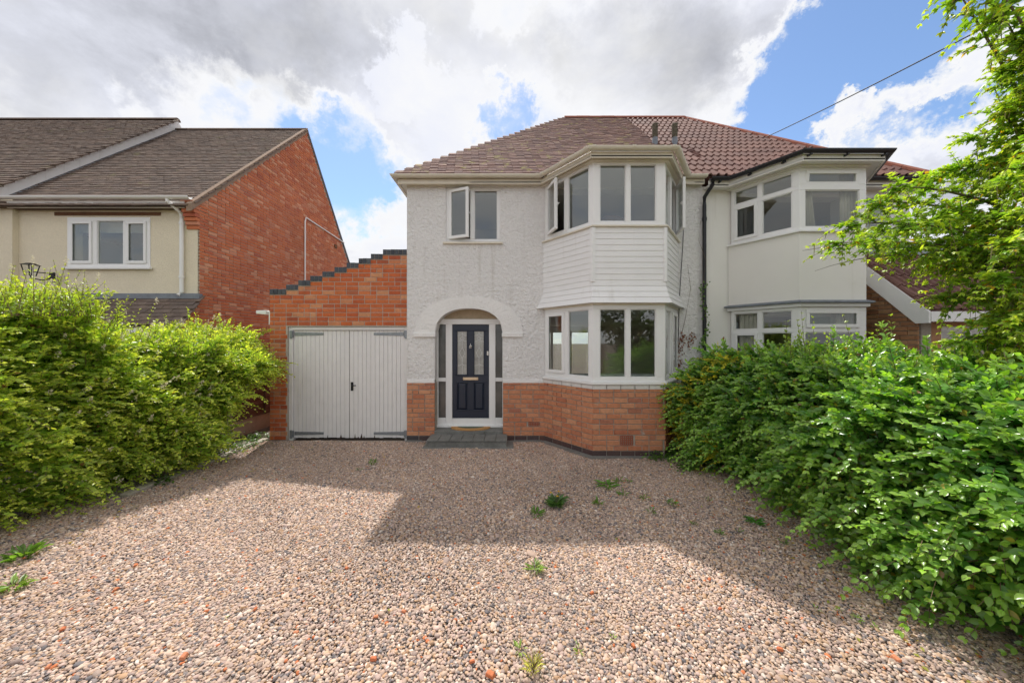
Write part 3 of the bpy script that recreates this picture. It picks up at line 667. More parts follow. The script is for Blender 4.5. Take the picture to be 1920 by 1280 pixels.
for li, (a, b) in enumerate(((.430, 1.536), (1.543, 2.650))):
    leaf = MB(fg).box(a + .03, b - .03, .090, .115, .05, 2.13).build('garage_door', 'painted_timber', garage)
    nb_ = 13; wb = (b - a) / nb_
    for k in range(nb_):
        zb = .018 + (random.uniform(0, .012))
        q = MB(fg).box(a + k * wb + .0022, a + (k + 1) * wb - .0022, .064 + random.uniform(-.001, .001), .088, zb, 2.166).build('door_board', 'painted_timber', leaf, bevel=.004)
    hx = (.375, 1.04) if li == 0 else (2.70, 2.04)
    for zh in (2.095, .115):
        m2 = MB(fg); x0, x1 = sorted((a + .02, a + .60) if li == 0 else (b - .02, b - .62))
        if li == 0: m2.hexa([(x0, .054, zh - .036), (x1, .054, zh - .024), (x1, .0635, zh - .024), (x0, .0635, zh - .036), (x0, .054, zh + .036), (x1, .054, zh + .024), (x1, .0635, zh + .024), (x0, .0635, zh + .036)])
        else: m2.hexa([(x0, .054, zh - .024), (x1, .054, zh - .036), (x1, .0635, zh - .036), (x0, .0635, zh - .024), (x0, .054, zh + .024), (x1, .054, zh + .036), (x1, .0635, zh + .036), (x0, .0635, zh + .024)])
        px_ = .40 if li == 0 else 2.683
        m2.box(px_ - .026, px_ + .026, .016, .029, zh - .09, zh + .07); m2.tube([(a + .0 if li == 0 else b, .04, zh - .07), (a if li == 0 else b, .04, zh + .06)], .013, 8)
        m2.build('hinge', 'galvanised', leaf, bevel=.003)
    if li == 1:
        m2 = MB(fg).box(1.575, 1.620, .050, .0635, .965, 1.135); m2.tube([(1.598, .05, 1.07), (1.598, .025, 1.07), (1.61, .022, 1.07), (1.69, .022, 1.072)], .009, 7); m2.build('handle', 'iron_black', leaf)
for (px, wd, hh) in ((610, .02, .07), (635, .05, .08), (662, .025, .10), (668, .05, .035), (674, .05, .10), (679, .03, .06), (699, .022, .08)):
    x = (px - 505) / 95
    MB(fg).prism([(x - wd * .5, .0605, .012), (x + wd * .6, .0605, .012), (x + wd * .3, .0605, .012 + hh * .5), (x + wd * .1, .0605, .012 + hh), (x - wd * .2, .0605, .012 + hh * .45)], (0, .003, 0)).build('rot_patch', 'rotten_timber', gfr)
sl = thing('security_light', (GX0 - .06, 6.86, 2.3), 'small white floodlight on bracket at the garage side wall', 'light')
MB().box(GX0 - .075, GX0 - .002, 6.82, 6.87, 2.28, 2.55).build('mounting_box', 'upvc_white', sl, bevel=.006)
MB().tube([(GX0 - .04, 6.845, 2.53), (GX0 - .12, 6.84, 2.54)], .018, 8).build('arm', 'upvc_white', sl)
MB().hexa([(GX0 - .30, 6.78, 2.50), (GX0 - .11, 6.80, 2.48), (GX0 - .11, 6.90, 2.48), (GX0 - .30, 6.90, 2.50), (GX0 - .30, 6.78, 2.56), (GX0 - .11, 6.80, 2.57), (GX0 - .11, 6.90, 2.57), (GX0 - .30, 6.90, 2.56)]).build('lamp_head', 'upvc_white', sl, bevel=.006)

# ------------------------------------------------------------------ adjoining house
adj = thing('adjoining_house', (6.0, YF, 0), 'smooth cream house with black gutters, plain bay and red interlocking roof tiles', 'house')
AX0, AX1 = 3.75, 7.85
Q = [(4.26, YF), (4.885, 5.80), (6.02, 5.80), (6.64, YF)]
fa, AW = frame_of((AX0, YF), (AX1, YF), 0, -.006)
mb = MB(fa); wall_cells(mb, AW, -.1, 5.0, 0, .28, [(4.35 - AX0, 6.55 - AX0, 1.25, 2.45), (4.35 - AX0, 6.55 - AX0, 3.9, 4.8), (6.9 - AX0, 7.55 - AX0, 3.9, 4.85)])
mb.build('front_wall', 'smooth_cream', adj)
window(adj, fa, 6.9 - AX0, 7.55 - AX0, 3.9, 4.85, [(6.96 - AX0, 7.49 - AX0, 3.97, 4.79, 'fixed')])
MB().box(AX1 - .28, AX1, YF + .28, 14, -.1, 5.0).build('side_wall', 'smooth_cream', adj)
for a, b in ((-.1, 1.2), (2.655, 3.80)): mb = MB(); ring(mb, Q, -.16, 0.0, a, b, YF - .008); mb.build('bay_wall', 'smooth_cream', adj)
mb = MB(); ring(mb, Q, -.12, .05, 3.80, 3.835, YF - .03); mb.build('window_sill', 'upvc_white', adj, bevel=.005)
mb = MB(); ring(mb, Q, -.12, .05, 1.2, 1.235, YF - .03); mb.build('window_sill', 'upvc_white', adj, bevel=.005)
mb = MB(); sweep(mb, Q, [(.10, 2.60), (-.05, 2.60), (-.05, 2.66), (.004, 2.655), (.10, 2.625)], YF - .03); mb.build('flashing', 'lead', adj)
mb = MB(); ring(mb, Q, -.1, .045, 2.535, 2.598, YF - .03); mb.build('lower_head', 'upvc_white', adj, bevel=.005)
a0, m0 = frame_of(Q[0], Q[1], 0, 0); a1, m1 = frame_of(Q[1], Q[2], 0, 0); a2, m2_ = frame_of(Q[2], Q[3], 0, 0)
for (z0, z1, zt) in ((3.836, 4.90, 4.56), (1.236, 2.534, 2.14)):
    window(adj, a0, .06, m0 - .002, z0, z1, [(.13, .50, z0 + .07, zt - .035, 'sash', 0, 'left'), (.58, 1.02, z0 + .07, zt - .035, 'fixed'), (.12, .51, zt + .035, z1 - .05, 'fixed'), (.58, 1.02, zt + .035, z1 - .05, 'fixed')], glass='glass_clear')
    window(adj, a1, 0, m1, z0, z1, [(.10, 1.02, z0 + .06, zt - .035, 'fixed'), (.12, 1.00, zt + .055, z1 - .065, 'sash', 6 if z0 > 3 else 0, 'top')], glass='glass_clear')
    window(adj, a2, .002, m2_ - .06, z0, z1, [(.10, .52, z0 + .06, z1 - .06, 'fixed'), (.60, 1.0, z0 + .06, z1 - .06, 'fixed')], glass='glass_clear')
EA = [(AX0 + .02, YF), Q[0], Q[1], Q[2], Q[3], (AX1, YF), (AX1, 14.0)]
mb = MB(); ring(mb, EA, -.02, .20, 4.93, 4.95); mb.build('soffit', 'upvc_white', adj)
mb = MB(); ring(mb, EA, .175, .20, 4.905, 5.03); ring(mb, Q, -.02, .05, 4.90, 4.93, YF - .02); mb.build('fascia', 'smooth_cream', adj, bevel=.005)
sweep(MB(), EA, gutter_profile(.262, 5.055, .056)).build('gutter', 'plastic_black', adj)
for (i, t) in ((1, .3), (1, .75), (2, .06), (2, .5), (2, .95), (0, .5)):
    o1 = offset_poly(EA, .215); p_ = o1[i].lerp(o1[i + 1], t); MB().box(p_.x - .015, p_.x + .015, p_.y - .06, p_.y + .02, 4.975, 5.0).build('gutter_bracket', 'plastic_black', adj)
bo = offset_poly(Q, .15, YF + .05); MB().prism([(p.x, p.y, 4.96) for p in bo], (0, 0, .09)).build('bay_roof', 'lead', adj)
mb = MB(); x = X(1321, 6.66)
mb.tube([(x + .07, 6.50, 5.0), (x + .07, 6.50, 4.94), (x + .04, 6.58, 4.86), (x, 6.66, 4.76), (x, 6.665, 4.6), (x, 6.665, .05)], .036, 10)
for zz in (4.3, 2.6, 1.2): mb.tube([(x, 6.665, zz), (x, 6.665, zz + .06)], .046, 10)
mb.build('downpipe', 'plastic_black', adj, smooth=False)
# its roof
RX1, RR = 8.05, 5.26
rv = [(XB, YE, ZE), (RX1, YE, ZE), (RR, 10.43, 8.76), (XB, 10.43, 8.76), (RX1, 14.31, ZE), (XB, 14.31, ZE)]
aroof = MB().add([(x + (.002 if x == XB else 0), y, z - .015) for x, y, z in rv], [(0, 1, 2, 3), (1, 4, 2), (4, 5, 3, 2), (0, 5, 4, 1), (0, 3, 5)]).build('roof', 'tile_roman', adj)
me = bpy.data.meshes.new('roof_tile'); q = MB(); xs = np.linspace(0, .30, 15)
zf = [.034 * max(0.0, math.sin(2 * math.pi * (x / .15 + .0))) ** .9 for x in xs]
vs = [(x, 0, z + .016) for x, z in zip(xs, zf)] + [(x, .37, z + .006) for x, z in zip(xs, zf)] + [(x, 0, z - .008) for x, z in zip(xs, zf)]
nx = len(xs); fs = [(i, i + 1, nx + i + 1, nx + i) for i in range(nx - 1)] + [(2 * nx + i, 2 * nx + i + 1, i + 1, i) for i in range(nx - 1)] + [(0, nx, 2 * nx), (nx - 1, 3 * nx - 1, 2 * nx - 1)]
me.from_pydata(vs, [], fs); me.materials.append(M['tile_roman']); me.update()
r_ = random.Random(8); sp = math.sin(PITCH)
for i in range(17):
    s = i * .315; hi = RX1 - (RX1 - RR) * s * cp / 3.878; x = XB + .004
    while x + .14 < hi:
        wd = min(1.0, (hi - x) / .30)
        o = bpy.data.objects.new('roof_tile', me); o.matrix_basis = Matrix.Translation((x, YE + s * cp - .015, ZE + s * sp)) @ Matrix.Rotation(PITCH - .045 + r_.uniform(-.006, .006), 4, 'X') @ Matrix.Diagonal((wd, 1, 1, 1)); link(o, aroof); x += .30
def ridge_run(parent, A, B, n, mat, r=.11):
    A = Vector(A); B = Vector(B); t = (B - A).normalized(); sd_ = t.cross(Vector((0, 0, 1))).normalized(); up = sd_.cross(t)
    for i in range(n):
        p0 = A.lerp(B, i / n); pr = [p0 + sd_ * math.cos(q) * r + up * (math.sin(q) * r * .9 - .04) for q in np.linspace(0, math.pi, 7)]
        MB().prism(pr, (B - A) / n * .985).build('ridge_tile', mat, parent)
ridge_run(aroof, (XB + .03, 10.43, 8.76), (RR, 10.43, 8.76), 5, 'ridge_tile'); ridge_run(aroof, (RR, 10.43, 8.76), (RX1, YE, ZE + .03), 13, 'ridge_tile')
flue(aroof, 1265)
room(adj, 4.0, 7.5, YF + .285, YF + 3.2, 2.75, 4.9); room(adj, 4.0, 7.5, YF + .285, YF + 3.2, .2, 2.5)
for z in (2.5, 2.72, 4.86): MB().prism([(x, y, z) for x, y in offset_poly(Q, -.1, YF + .284)], (0, 0, .03)).build('room_floor', 'room_ceiling', adj)
def curtain(x0, x1, y, z0, z1, flare, label, yaw=0):
    mb = MB(); n = 24; vs = []; fs = []
    for k in range(n + 1):
        t = k / n
        for z, e in ((z0, flare), (z1, 0)):
            xx = x0 + (x1 - x0 + e) * t; vs.append((xx, y + yaw * t + .022 * math.sin(t * 30), z))
    fs = [(2 * k, 2 * k + 2, 2 * k + 3, 2 * k + 1) for k in range(n)]
    mb.add(vs, fs); o = mb.build('curtain', 'curtain_fabric', None, smooth=True)
    so_ = o.modifiers.new('thickness', 'SOLIDIFY'); so_.thickness = .004
    tag(o, label, 'curtain')
curtain(5.0, 5.16, 5.95, 3.86, 4.87, .12, 'cream curtain tied at the post of the upper cream bay window')
curtain(5.72, 5.97, 5.95, 3.86, 4.87, 0, 'gathered cream curtain at far end of the upper cream bay window')
curtain(4.42, 4.62, 6.62, 1.25, 2.5, .05, 'cream curtain beside the lower opening light of the cream bay', yaw=-.28)
curtain(5.65, 5.97, 5.95, 1.25, 2.5, 0, 'pleated cream curtain at the lower front window of the cream bay')
# side porch with sloping tiled roof
WX = 6.72
fp, pw = frame_of((WX, 6.72), (WX, 5.64), 0)
def ptop(y): return 2.24 + (y - 5.30) * 1.0
pc = MB(); pc.prism([(WX + .008, 5.64, -.1), (WX + .008, 6.72, -.1), (WX + .008, 6.72, ptop(6.72)), (WX + .008, 5.64, ptop(5.64))], (.2, 0, 0)); pcore = pc.build('porch_side_wall', 'mortar', adj)
bricks_on(pcore, fp, pw, .0, 3.7, 'brick_brown', course=.079, pitch=.233, seed=61, top=lambda a, b: ptop(6.72 - max(a, b)) - .02, keep=lambda l: l.z > 1.2)
mb = MB(); mb.box(WX + .21, 10.5, 5.645, 5.84, -.1, .95).box(8.15, 8.65, 5.645, 5.84, .95, 2.42).box(WX + .21, 7.1, 5.645, 5.84, .95, 2.42).box(7.1, 8.15, 5.645, 5.84, 2.2, 2.42); mb.build('porch_front_wall', 'brick_brown', adj)
ff, _ = frame_of((0, 5.69), (12, 5.69), 0)
window(adj, ff, 7.1, 8.15, .95, 2.2, [(7.17, 7.58, 1.02, 2.13, 'fixed'), (7.66, 8.08, 1.02, 2.13, 'fixed')], glass='glass_clear')
window(adj, ff, 8.65, 10.2, .1, 2.2, [(8.72, 9.4, .2, 2.13, 'fixed'), (9.48, 10.12, .2, 2.13, 'fixed')], glass='glass_clear')
MB().box(7.0, 10.4, 6.6, 6.65, 0, 2.2).build('room_wall', 'room_wall', adj)
prf = MB().hexa([(WX - .13, 5.42, 2.42), (10.6, 5.42, 2.42), (10.6, 6.70, 3.70), (WX - .13, 6.70, 3.70), (WX - .13, 5.42, 2.46), (10.6, 5.42, 2.46), (10.6, 6.70, 3.74), (WX - .13, 6.70, 3.74)]).build('porch_roof', 'tile_roman', adj)
for i in range(6):
    s = i * .31
    for k in range(12):
        o = bpy.data.objects.new('roof_tile', me); o.matrix_basis = Matrix.Translation((WX - .12 + k * .30, 5.40 + s * .7071, 2.455 + s * .7071)) @ Matrix.Rotation(math.pi / 4 - .045, 4, 'X'); link(o, prf)
MB().prism([(WX - .15, 5.38, 2.24), (WX - .15, 5.56, 2.24), (WX - .15, 6.72, 3.40), (WX - .15, 6.72, 3.72), (WX - .15, 5.38, 2.42)], (.035, 0, 0)).build('barge_board', 'upvc_white', adj)
MB().box(WX - .115, 10.6, 5.37, 5.395, 2.26, 2.42).build('porch_fascia', 'upvc_white', adj)
MB().hexa([(WX - .14, 6.50, 3.56), (10.6, 6.50, 3.56), (10.6, 6.72, 3.76), (WX - .14, 6.72, 3.76), (WX - .14, 6.50, 3.60), (10.6, 6.50, 3.60), (10.6, 6.72, 3.86), (WX - .14, 6.72, 3.86)]).build('flashing', 'lead', adj)

# ------------------------------------------------------------------ house on the left
nb_h = thing('neighbour_house', (-9, 7.36, 0), 'cream rendered house with long brown roof and tall red brick gable', 'house')
NX, NY = -6.73, 7.36
fn, NW = frame_of((-16, NY), (NX, NY), 0)
nwx0, nwx1 = X(128, NY) + 16, X(283, NY) + 16; nz0, nz1 = Z(503, NY), Z(408, NY)
mb = MB(fn); wall_cells(mb, NW - .012, -.1, 5.0, 0, .25, [(nwx0, nwx1, nz0, nz1)]); mb.box(0, X(28, 7.3) + 16, -.10, -.001, -.1, 4.98); mb.build('front_wall', 'render_cream', nb_h)
ww = nwx1 - nwx0
window(nb_h, fn @ Matrix.Translation((nwx0, -.02, 0)), 0, ww, nz0, nz1, [(.085, .53, nz0 + .11, nz1 - .10, 'sash', 0, 'left'), (.64, 1.20, nz0 + .08, nz1 - .07, 'fixed'), (1.29, ww - .085, nz0 + .11, nz1 - .10, 'sash', 0, 'right')])
MB(fn).box(nwx0 - .04, nwx1 + .05, -.075, -.021, nz0 - .03, nz0 + .02).build('window_sill', 'upvc_white', nb_h, bevel=.005)
MB(fn).box(nwx0 + .05, nwx1 - .05, .16, .17, nz1 - .28, nz1 - .02).build('roller_blind', 'curtain_fabric', nb_h)
MB(fn).box(X(103, NY) + 16, X(302, NY) + 16, -.012, .02, Z(404.5, NY), Z(398, NY)).build('lintel', 'dark_timber', nb_h)
room(nb_h, -11.5, -7.2, NY + .26, NY + 3, 2.9, 4.95)
def gable_top(y): return 4.99 + (y - 7.36) * 1.008 if y < 11.19 else 8.85 - (y - 11.19) * 1.266
sw = MB(); sw.prism([(NX - .012, 7.372, -.1), (NX - .012, 14.25, -.1), (NX - .012, 14.25, gable_top(14.25)), (NX - .012, 11.19, 8.85), (NX - .012, 7.372, 4.97)], (-.22, 0, 0)); side = sw.build('gable_wall', 'mortar', nb_h)
fs_, sw_ = frame_of((NX - .012, 7.36), (NX - .012, 14.2), 0)
cnt = [0]
def near(l):
    if l.y < 8.75 and l.z > 2.15 and cnt[0] < 300: cnt[0] += 1; return True
    return False
bricks_on(side, fs_, sw_, .9, 8.85, 'brick_gable', course=.073, pitch=.222, seed=71, keep=near, top=lambda a, b: min(gable_top(7.36 + a), gable_top(7.36 + b)) - .01, proud=.012)
fc, cw = frame_of((NX - .012, 6.9), (NX - .012, 7.36), 0)
ck = MB(); ck.prism([(NX - .012, 6.90, -.1), (NX - .012, 7.359, -.1), (NX - .012, 7.359, 2.88), (NX - .012, 6.90, 2.28)], (-.2, 0, 0)); ck = ck.build('cheek_wall', 'mortar', nb_h)
bricks_on(ck, fc, cw, 1.2, 2.9, 'brick_gable', course=.0815, pitch=.235, seed=72, proud=.012, top=lambda a, b: 2.27 + min(a, b) * 1.28)
for k in range(7):
    zz = 4.36 + k * .0815; wd = .13 + .05 * max(0, k - 1) if k < 5 else .29; pr = .03 + .028 * min(k, 5)
    MB().box(NX - .26, NX + .002 * (k % 2), NY - pr, NY - .001, zz, zz + .0715).build('corbel_brick', 'brick_gable', side)
# verge, roof, barge
def slope_box(x0, x1, y0, y1, dz0, dz1): return MB().hexa([(x0, y0, gable_top(y0) + dz0), (x1, y0, gable_top(y0) + dz0), (x1, y1, gable_top(y1) + dz0), (x0, y1, gable_top(y1) + dz0), (x0, y0, gable_top(y0) + dz1), (x1, y0, gable_top(y0) + dz1), (x1, y1, gable_top(y1) + dz1), (x0, y1, gable_top(y1) + dz1)])
slope_box(NX - .07, NX + .035, 7.12, 11.19, -.075, .085).build('verge', 'verge_mortar', nb_h); slope_box(NX - .06, NX + .035, 11.191, 14.3, -.015, .05).build('verge', 'lead', nb_h)
mb = MB(); mb.add([(-18, 7.14, gable_top(7.14)), (NX, 7.14, gable_top(7.14)), (NX, 11.19, 8.85), (-18, 11.19, 8.85), (NX, 14.4, gable_top(14.4)), (-18, 14.4, gable_top(14.4))], [(0, 1, 2, 3), (3, 2, 4, 5), (0, 5, 4, 1)]); nroof = mb.build('roof', 'tile_brown', nb_h)
NP = math.atan(1.008)
tile_field(nroof, lambda s: (-11.0, NX - .05), 0, 0, 7.14, gable_top(7.14), NP, 48, .118, .17, 'tile_brown', lambda i, n: n < 300, .2, .026, 21, tilt=.14)
ridge_run(nroof, (-11.0, 11.19, 8.87), (NX + .02, 11.19, 8.87), 10, 'tile_brown', .10)
UP = .34; XV = -11.0
up = MB().add([(-20, 6.98, gable_top(6.98) + UP), (XV, 6.98, gable_top(6.98) + UP), (XV, 11.19, 8.85 + UP), (-20, 11.19, 8.85 + UP), (XV, 14.4, gable_top(14.4) + UP), (-20, 14.4, gable_top(14.4) + UP)], [(0, 1, 2, 3), (3, 2, 4, 5)]); uroof = up.build('upper_roof', 'tile_brown', nb_h)
tile_field(uroof, lambda s: (-17.8, XV + .06), 0, 0, 6.98, gable_top(6.98) + UP, NP, 49, .118, .17, 'tile_brown', lambda i, n: False, .2, .026, 22, tilt=.14)
ridge_run(uroof, (-18, 11.19, 8.87 + UP), (XV + .06, 11.19, 8.87 + UP), 16, 'tile_brown', .10)
slope_box(XV + .012, XV + .045, 6.9, 11.19, UP - .27, UP - .015).build('barge_board', 'painted_timber', uroof)
slope_box(XV + .012, XV + .045, 11.191, 14.4, UP - .27, UP - .015).build('barge_board', 'painted_timber', uroof)
slope_box(XV - .02, XV + .07, 6.9, 11.19, UP - .014, UP + .03).build('verge', 'concrete', uroof)
slope_box(XV, XV + .10, 7.0, 11.1, .03, .06).build('flashing', 'lead', uroof)
sweep(MB(), [(-18, 7.13), (NX + .03, 7.13)], gutter_profile(0.03, 4.96, .06)).build('gutter', 'upvc_white', nb_h)
MB().box(X(15, 7.2), X(347, 7.2), 7.18, 7.205, 4.76, 4.90).box(-18, X(347, 7.2), 7.205, 7.359, 4.86, 4.88).build('fascia', 'upvc_white', nb_h)
dx = X(340.5, 7.3)
mb = MB().tube([(dx - .10, 7.10, 4.93), (dx - .10, 7.10, 4.86), (dx - .03, 7.18, 4.77), (dx, 7.29, 4.68), (dx, 7.30, 4.5), (dx, 7.30, 3.0), (dx - .03, 7.25, 2.93)], .036, 10)
for zz in (4.45, 3.3): mb.tube([(dx, 7.30, zz), (dx, 7.30, zz + .05)], .045, 10)
mb.build('downpipe', 'upvc_white', nb_h)
MB().box(-13, NX + .06, 7.27, 7.3595, 2.86, 2.97).build('flashing', 'lead', nb_h)
pent = MB().hexa([(-13, 6.86, 2.22), (NX + .02, 6.86, 2.22), (NX + .02, 7.355, 2.83), (-13, 7.355, 2.83), (-13, 6.86, 2.27), (NX + .02, 6.86, 2.27), (NX + .02, 7.355, 2.88), (-13, 7.355, 2.88)]).build('pent_roof', 'tile_brown', nb_h)
tile_field(pent, lambda s: (-12.9, NX + .01), 0, 0, 6.85, 2.27, math.atan2(.61, .495), 7, .11, .17, 'tile_brown', lambda i, n: n < 200, .19, .018, 23, tilt=.10)
MB().box(-13, NX - .02, 6.865, 6.90, 2.07, 2.22).build('pent_fascia', 'upvc_white', nb_h)
MB().box(-13, NX - .22, 7.05, 7.30, -.1, 2.2).build('porch_wall', 'smooth_white', nb_h)
# gas pipe on the gable
zq = lambda px, py: (NX + .03, F * -(NX + .03) / (960 - px), H + (640 - py) * (-(NX + .03)) / (960 - px))
MB().tube([zq(645, 455), zq(574, 408), zq(572, 416), zq(572, 540)], .022, 8).build('pipe', 'upvc_white', nb_h)
p_ = zq(630, 462); MB().box(p_[0] - .03, p_[0] + .01, p_[1] - .08, p_[1] + .08, p_[2] - .06, p_[2] + .06).build('air_brick', 'dark_timber', nb_h)
wl = thing('wall_lantern', (X(63, 7.2), 7.2, 3.4), 'black metal wall lantern fixed to the cream house', 'lantern')
lx, lz = X(57, 7.0), Z(508, 7.0)
mb = MB()
for (dx_, dy_) in ((-.08, -.08), (.08, -.08), (.08, .08), (-.08, .08)): mb.tube([(lx + dx_, 7.0 + dy_, lz + .12), (lx + dx_ * .6, 7.0 + dy_ * .6, lz - .10)], .009, 6)
mb.hexa([(lx - .1, 6.9, lz + .12), (lx + .1, 6.9, lz + .12), (lx + .1, 7.1, lz + .12), (lx - .1, 7.1, lz + .12), (lx - .04, 6.96, lz + .16), (lx + .04, 6.96, lz + .16), (lx + .04, 7.04, lz + .16), (lx - .04, 7.04, lz + .16)])
mb.build('lantern_frame', 'iron_black', wl)
MB().hexa([(lx - .045, 6.955, lz - .10), (lx + .045, 6.955, lz - .10), (lx + .045, 7.045, lz - .10), (lx - .045, 7.045, lz - .10), (lx - .075, 6.925, lz + .115), (lx + .075, 6.925, lz + .115), (lx + .075, 7.075, lz + .115), (lx - .075, 7.075, lz + .115)]).build('lantern_glass', 'glass_clear', wl)
MB().tube([(lx, 7.0, lz - .09), (lx + .02, 7.0, lz - .15), (lx + .12, 7.1, lz - .17), (lx + .12, 7.26, lz - .10)], .012, 7).tube([(lx + .05, 7.0, lz - .02), (lx + .24, 7.2, lz - .02)], .010, 6).box(lx + .07, lx + .17, 7.235, 7.258, lz - .2, lz + .02).build('bracket', 'iron_black', wl)

# ------------------------------------------------------------------ fence, edging, wire, aerial
fence = thing('fence', (-5.65, 7.5, 0), 'brown overlap timber fence on concrete gravel board beside the garage', 'fence')
for (ya, yb) in ((4.9, 6.72), (6.84, 8.66), (8.78, 10.5)):
    MB().box(-5.69, -5.64, ya, yb, -.05, .30).build('gravel_board', 'concrete', fence)
    for k in range(11):
        MB().hexa([(-5.655, ya, .31 + k * .125), (-5.625, ya, .31 + k * .125), (-5.625, yb, .31 + k * .125 + random.uniform(-.006, .006)), (-5.655, yb, .31 + k * .125), (-5.67, ya, .455 + k * .125), (-5.655, ya, .455 + k * .125), (-5.655, yb, .455 + k * .125), (-5.67, yb, .455 + k * .125)]).build('fence_board', 'fence_board', fence)
    for yy in (ya + .02, .5 * (ya + yb), yb - .06): MB().box(-5.622, -5.597, yy, yy + .04, .31, 1.80).build('batten', 'fence_board', fence)
for yy in (4.78, 6.72, 8.66): MB().box(-5.72, -5.60, yy + .003, yy + .117, -.1, 1.85).build('post', 'concrete', fence)
for k in range(3):
    ed = MB().box(-4.95, -4.83, 4.3 + k * .83, 4.3 + k * .83 + .815, -.05, .03 + .003 * k).build('edging_kerb', 'concrete', None, bevel=.01); tag(ed, 'pale concrete edging strip between gravel drive and left hedge', 'kerb', 'edging strips by the left hedge')
A = Vector((X(1435, 8.3), 8.3, Z(258, 8.3))); B = Vector((X(1830, 4.2), 4.2, Z(42, 4.2)))
pts = []
for t in np.linspace(0, 2.2, 24):
    q = A.lerp(B, t); q.z -= .10 * t * (2.2 - t); pts.append(q)
o = MB().tube(pts, .009, 6).build('overhead_wire', 'wire'); tag(o, 'dark overhead cable running from the red tiled roof into the sky', 'cable')
ae = thing('aerial', (X(1163, 10.5), 10.5, 8.7), 'small thin aerial tip standing above the roof ridge', 'aerial')
x = X(1163, 10.6); MB().tube([(x, 10.6, 8.5), (x, 10.6, 8.92)], .012, 6).build('mast', 'galvanised', ae); MB().tube([(x - .09, 10.6, 8.86), (x + .05, 10.6, 8.93)], .008, 6).build('boom', 'galvanised', ae)

# ------------------------------------------------------------------ foliage helpers
LEAF_FINE = (np.array([(0, 0, 0), (0, .33, -.01), (0, .66, -.03), (0, 1, -.14), (.72, .2, .07), (1, .48, .09), (.62, .78, .03), (-.72, .2, .07), (-1, .48, .09), (-.62, .78, .03)], float),
             [(0, 4, 1), (1, 4, 5), (1, 5, 2), (2, 5, 6), (2, 6, 3), (0, 1, 7), (1, 8, 7), (1, 2, 8), (2, 9, 8), (2, 3, 9)])
LEAF_SIMPLE = (np.array([(0, 0, 0), (0, .5, -.02), (0, 1, -.12), (1, .45, .08), (-1, .45, .08)], float), [(0, 3, 1), (1, 3, 2), (0, 1, 4), (1, 2, 4)])
def unit(a): return a / np.maximum(np.linalg.norm(a, axis=-1, keepdims=True), 1e-9)
def leaves(name, Pn, A, U, Ln, Wn, col, mat, parent, tmpl=LEAF_SIMPLE, kind='stuff'):
    tv, tf = tmpl; n = len(Pn); k = len(tv)
    A = unit(A); S = unit(np.cross(A, U)); U = np.cross(S, A)
    V = (Pn[:, None, :] + S[:, None, :] * (tv[None, :, 0:1] * Wn[:, None, None]) + A[:, None, :] * (tv[None, :, 1:2] * Ln[:, None, None]) + U[:, None, :] * (tv[None, :, 2:3] * Ln[:, None, None])).reshape(-1, 3)
    Fc = (np.array(tf)[None] + (np.arange(n) * k)[:, None, None]).reshape(-1, 3)
    me = bpy.data.meshes.new(name); me.vertices.add(len(V)); me.vertices.foreach_set('co', V.ravel())
    me.loops.add(Fc.size); me.loops.foreach_set('vertex_index', Fc.ravel()); me.polygons.add(len(Fc))
    me.polygons.foreach_set('loop_start', np.arange(0, Fc.size, 3)); me.polygons.foreach_set('use_smooth', np.ones(len(Fc), bool))
    me.update(calc_edges=True)
    at = me.attributes.new('leaf_colour', 'FLOAT_COLOR', 'POINT'); c4 = np.ones((n, k, 4)); c4[:, :, :3] = col[:, None, :]; at.data.foreach_set('color', c4.ravel())
    me.materials.append(M[mat]); o = bpy.data.objects.new(name, me); link(o, parent)
    if kind: o['kind'] = kind
    return o
def twigs(name, segs, mat, parent, r0=.0035, r1=.0015):
    """segs: array (n, m, 3) of polylines -> three-sided stems in one mesh"""
    n, m, _ = segs.shape; T = unit(np.gradient(segs, axis=1)); a = unit(np.cross(T, np.array([.31, .17, .93]))); b = np.cross(T, a)
    rr = np.linspace(r0, r1, m)[None, :, None]; R = [segs + (a * math.cos(q) + b * math.sin(q)) * rr for q in (0, 2.094, 4.189)]
    V = np.stack(R, 2).reshape(-1, 3); fs = []
    base = (np.arange(n) * m * 3)[:, None, None]
    loc = np.array([(i * 3 + q, i * 3 + (q + 1) % 3, (i + 1) * 3 + (q + 1) % 3, (i + 1) * 3 + q) for i in range(m - 1) for q in range(3)])
    Fq = (loc[None] + base).reshape(-1, 4)
    me = bpy.data.meshes.new(name); me.from_pydata(V.tolist(), [], Fq.tolist()); me.materials.append(M[mat]); o = bpy.data.objects.new(name, me); link(o, parent); o['kind'] = 'stuff'; return o
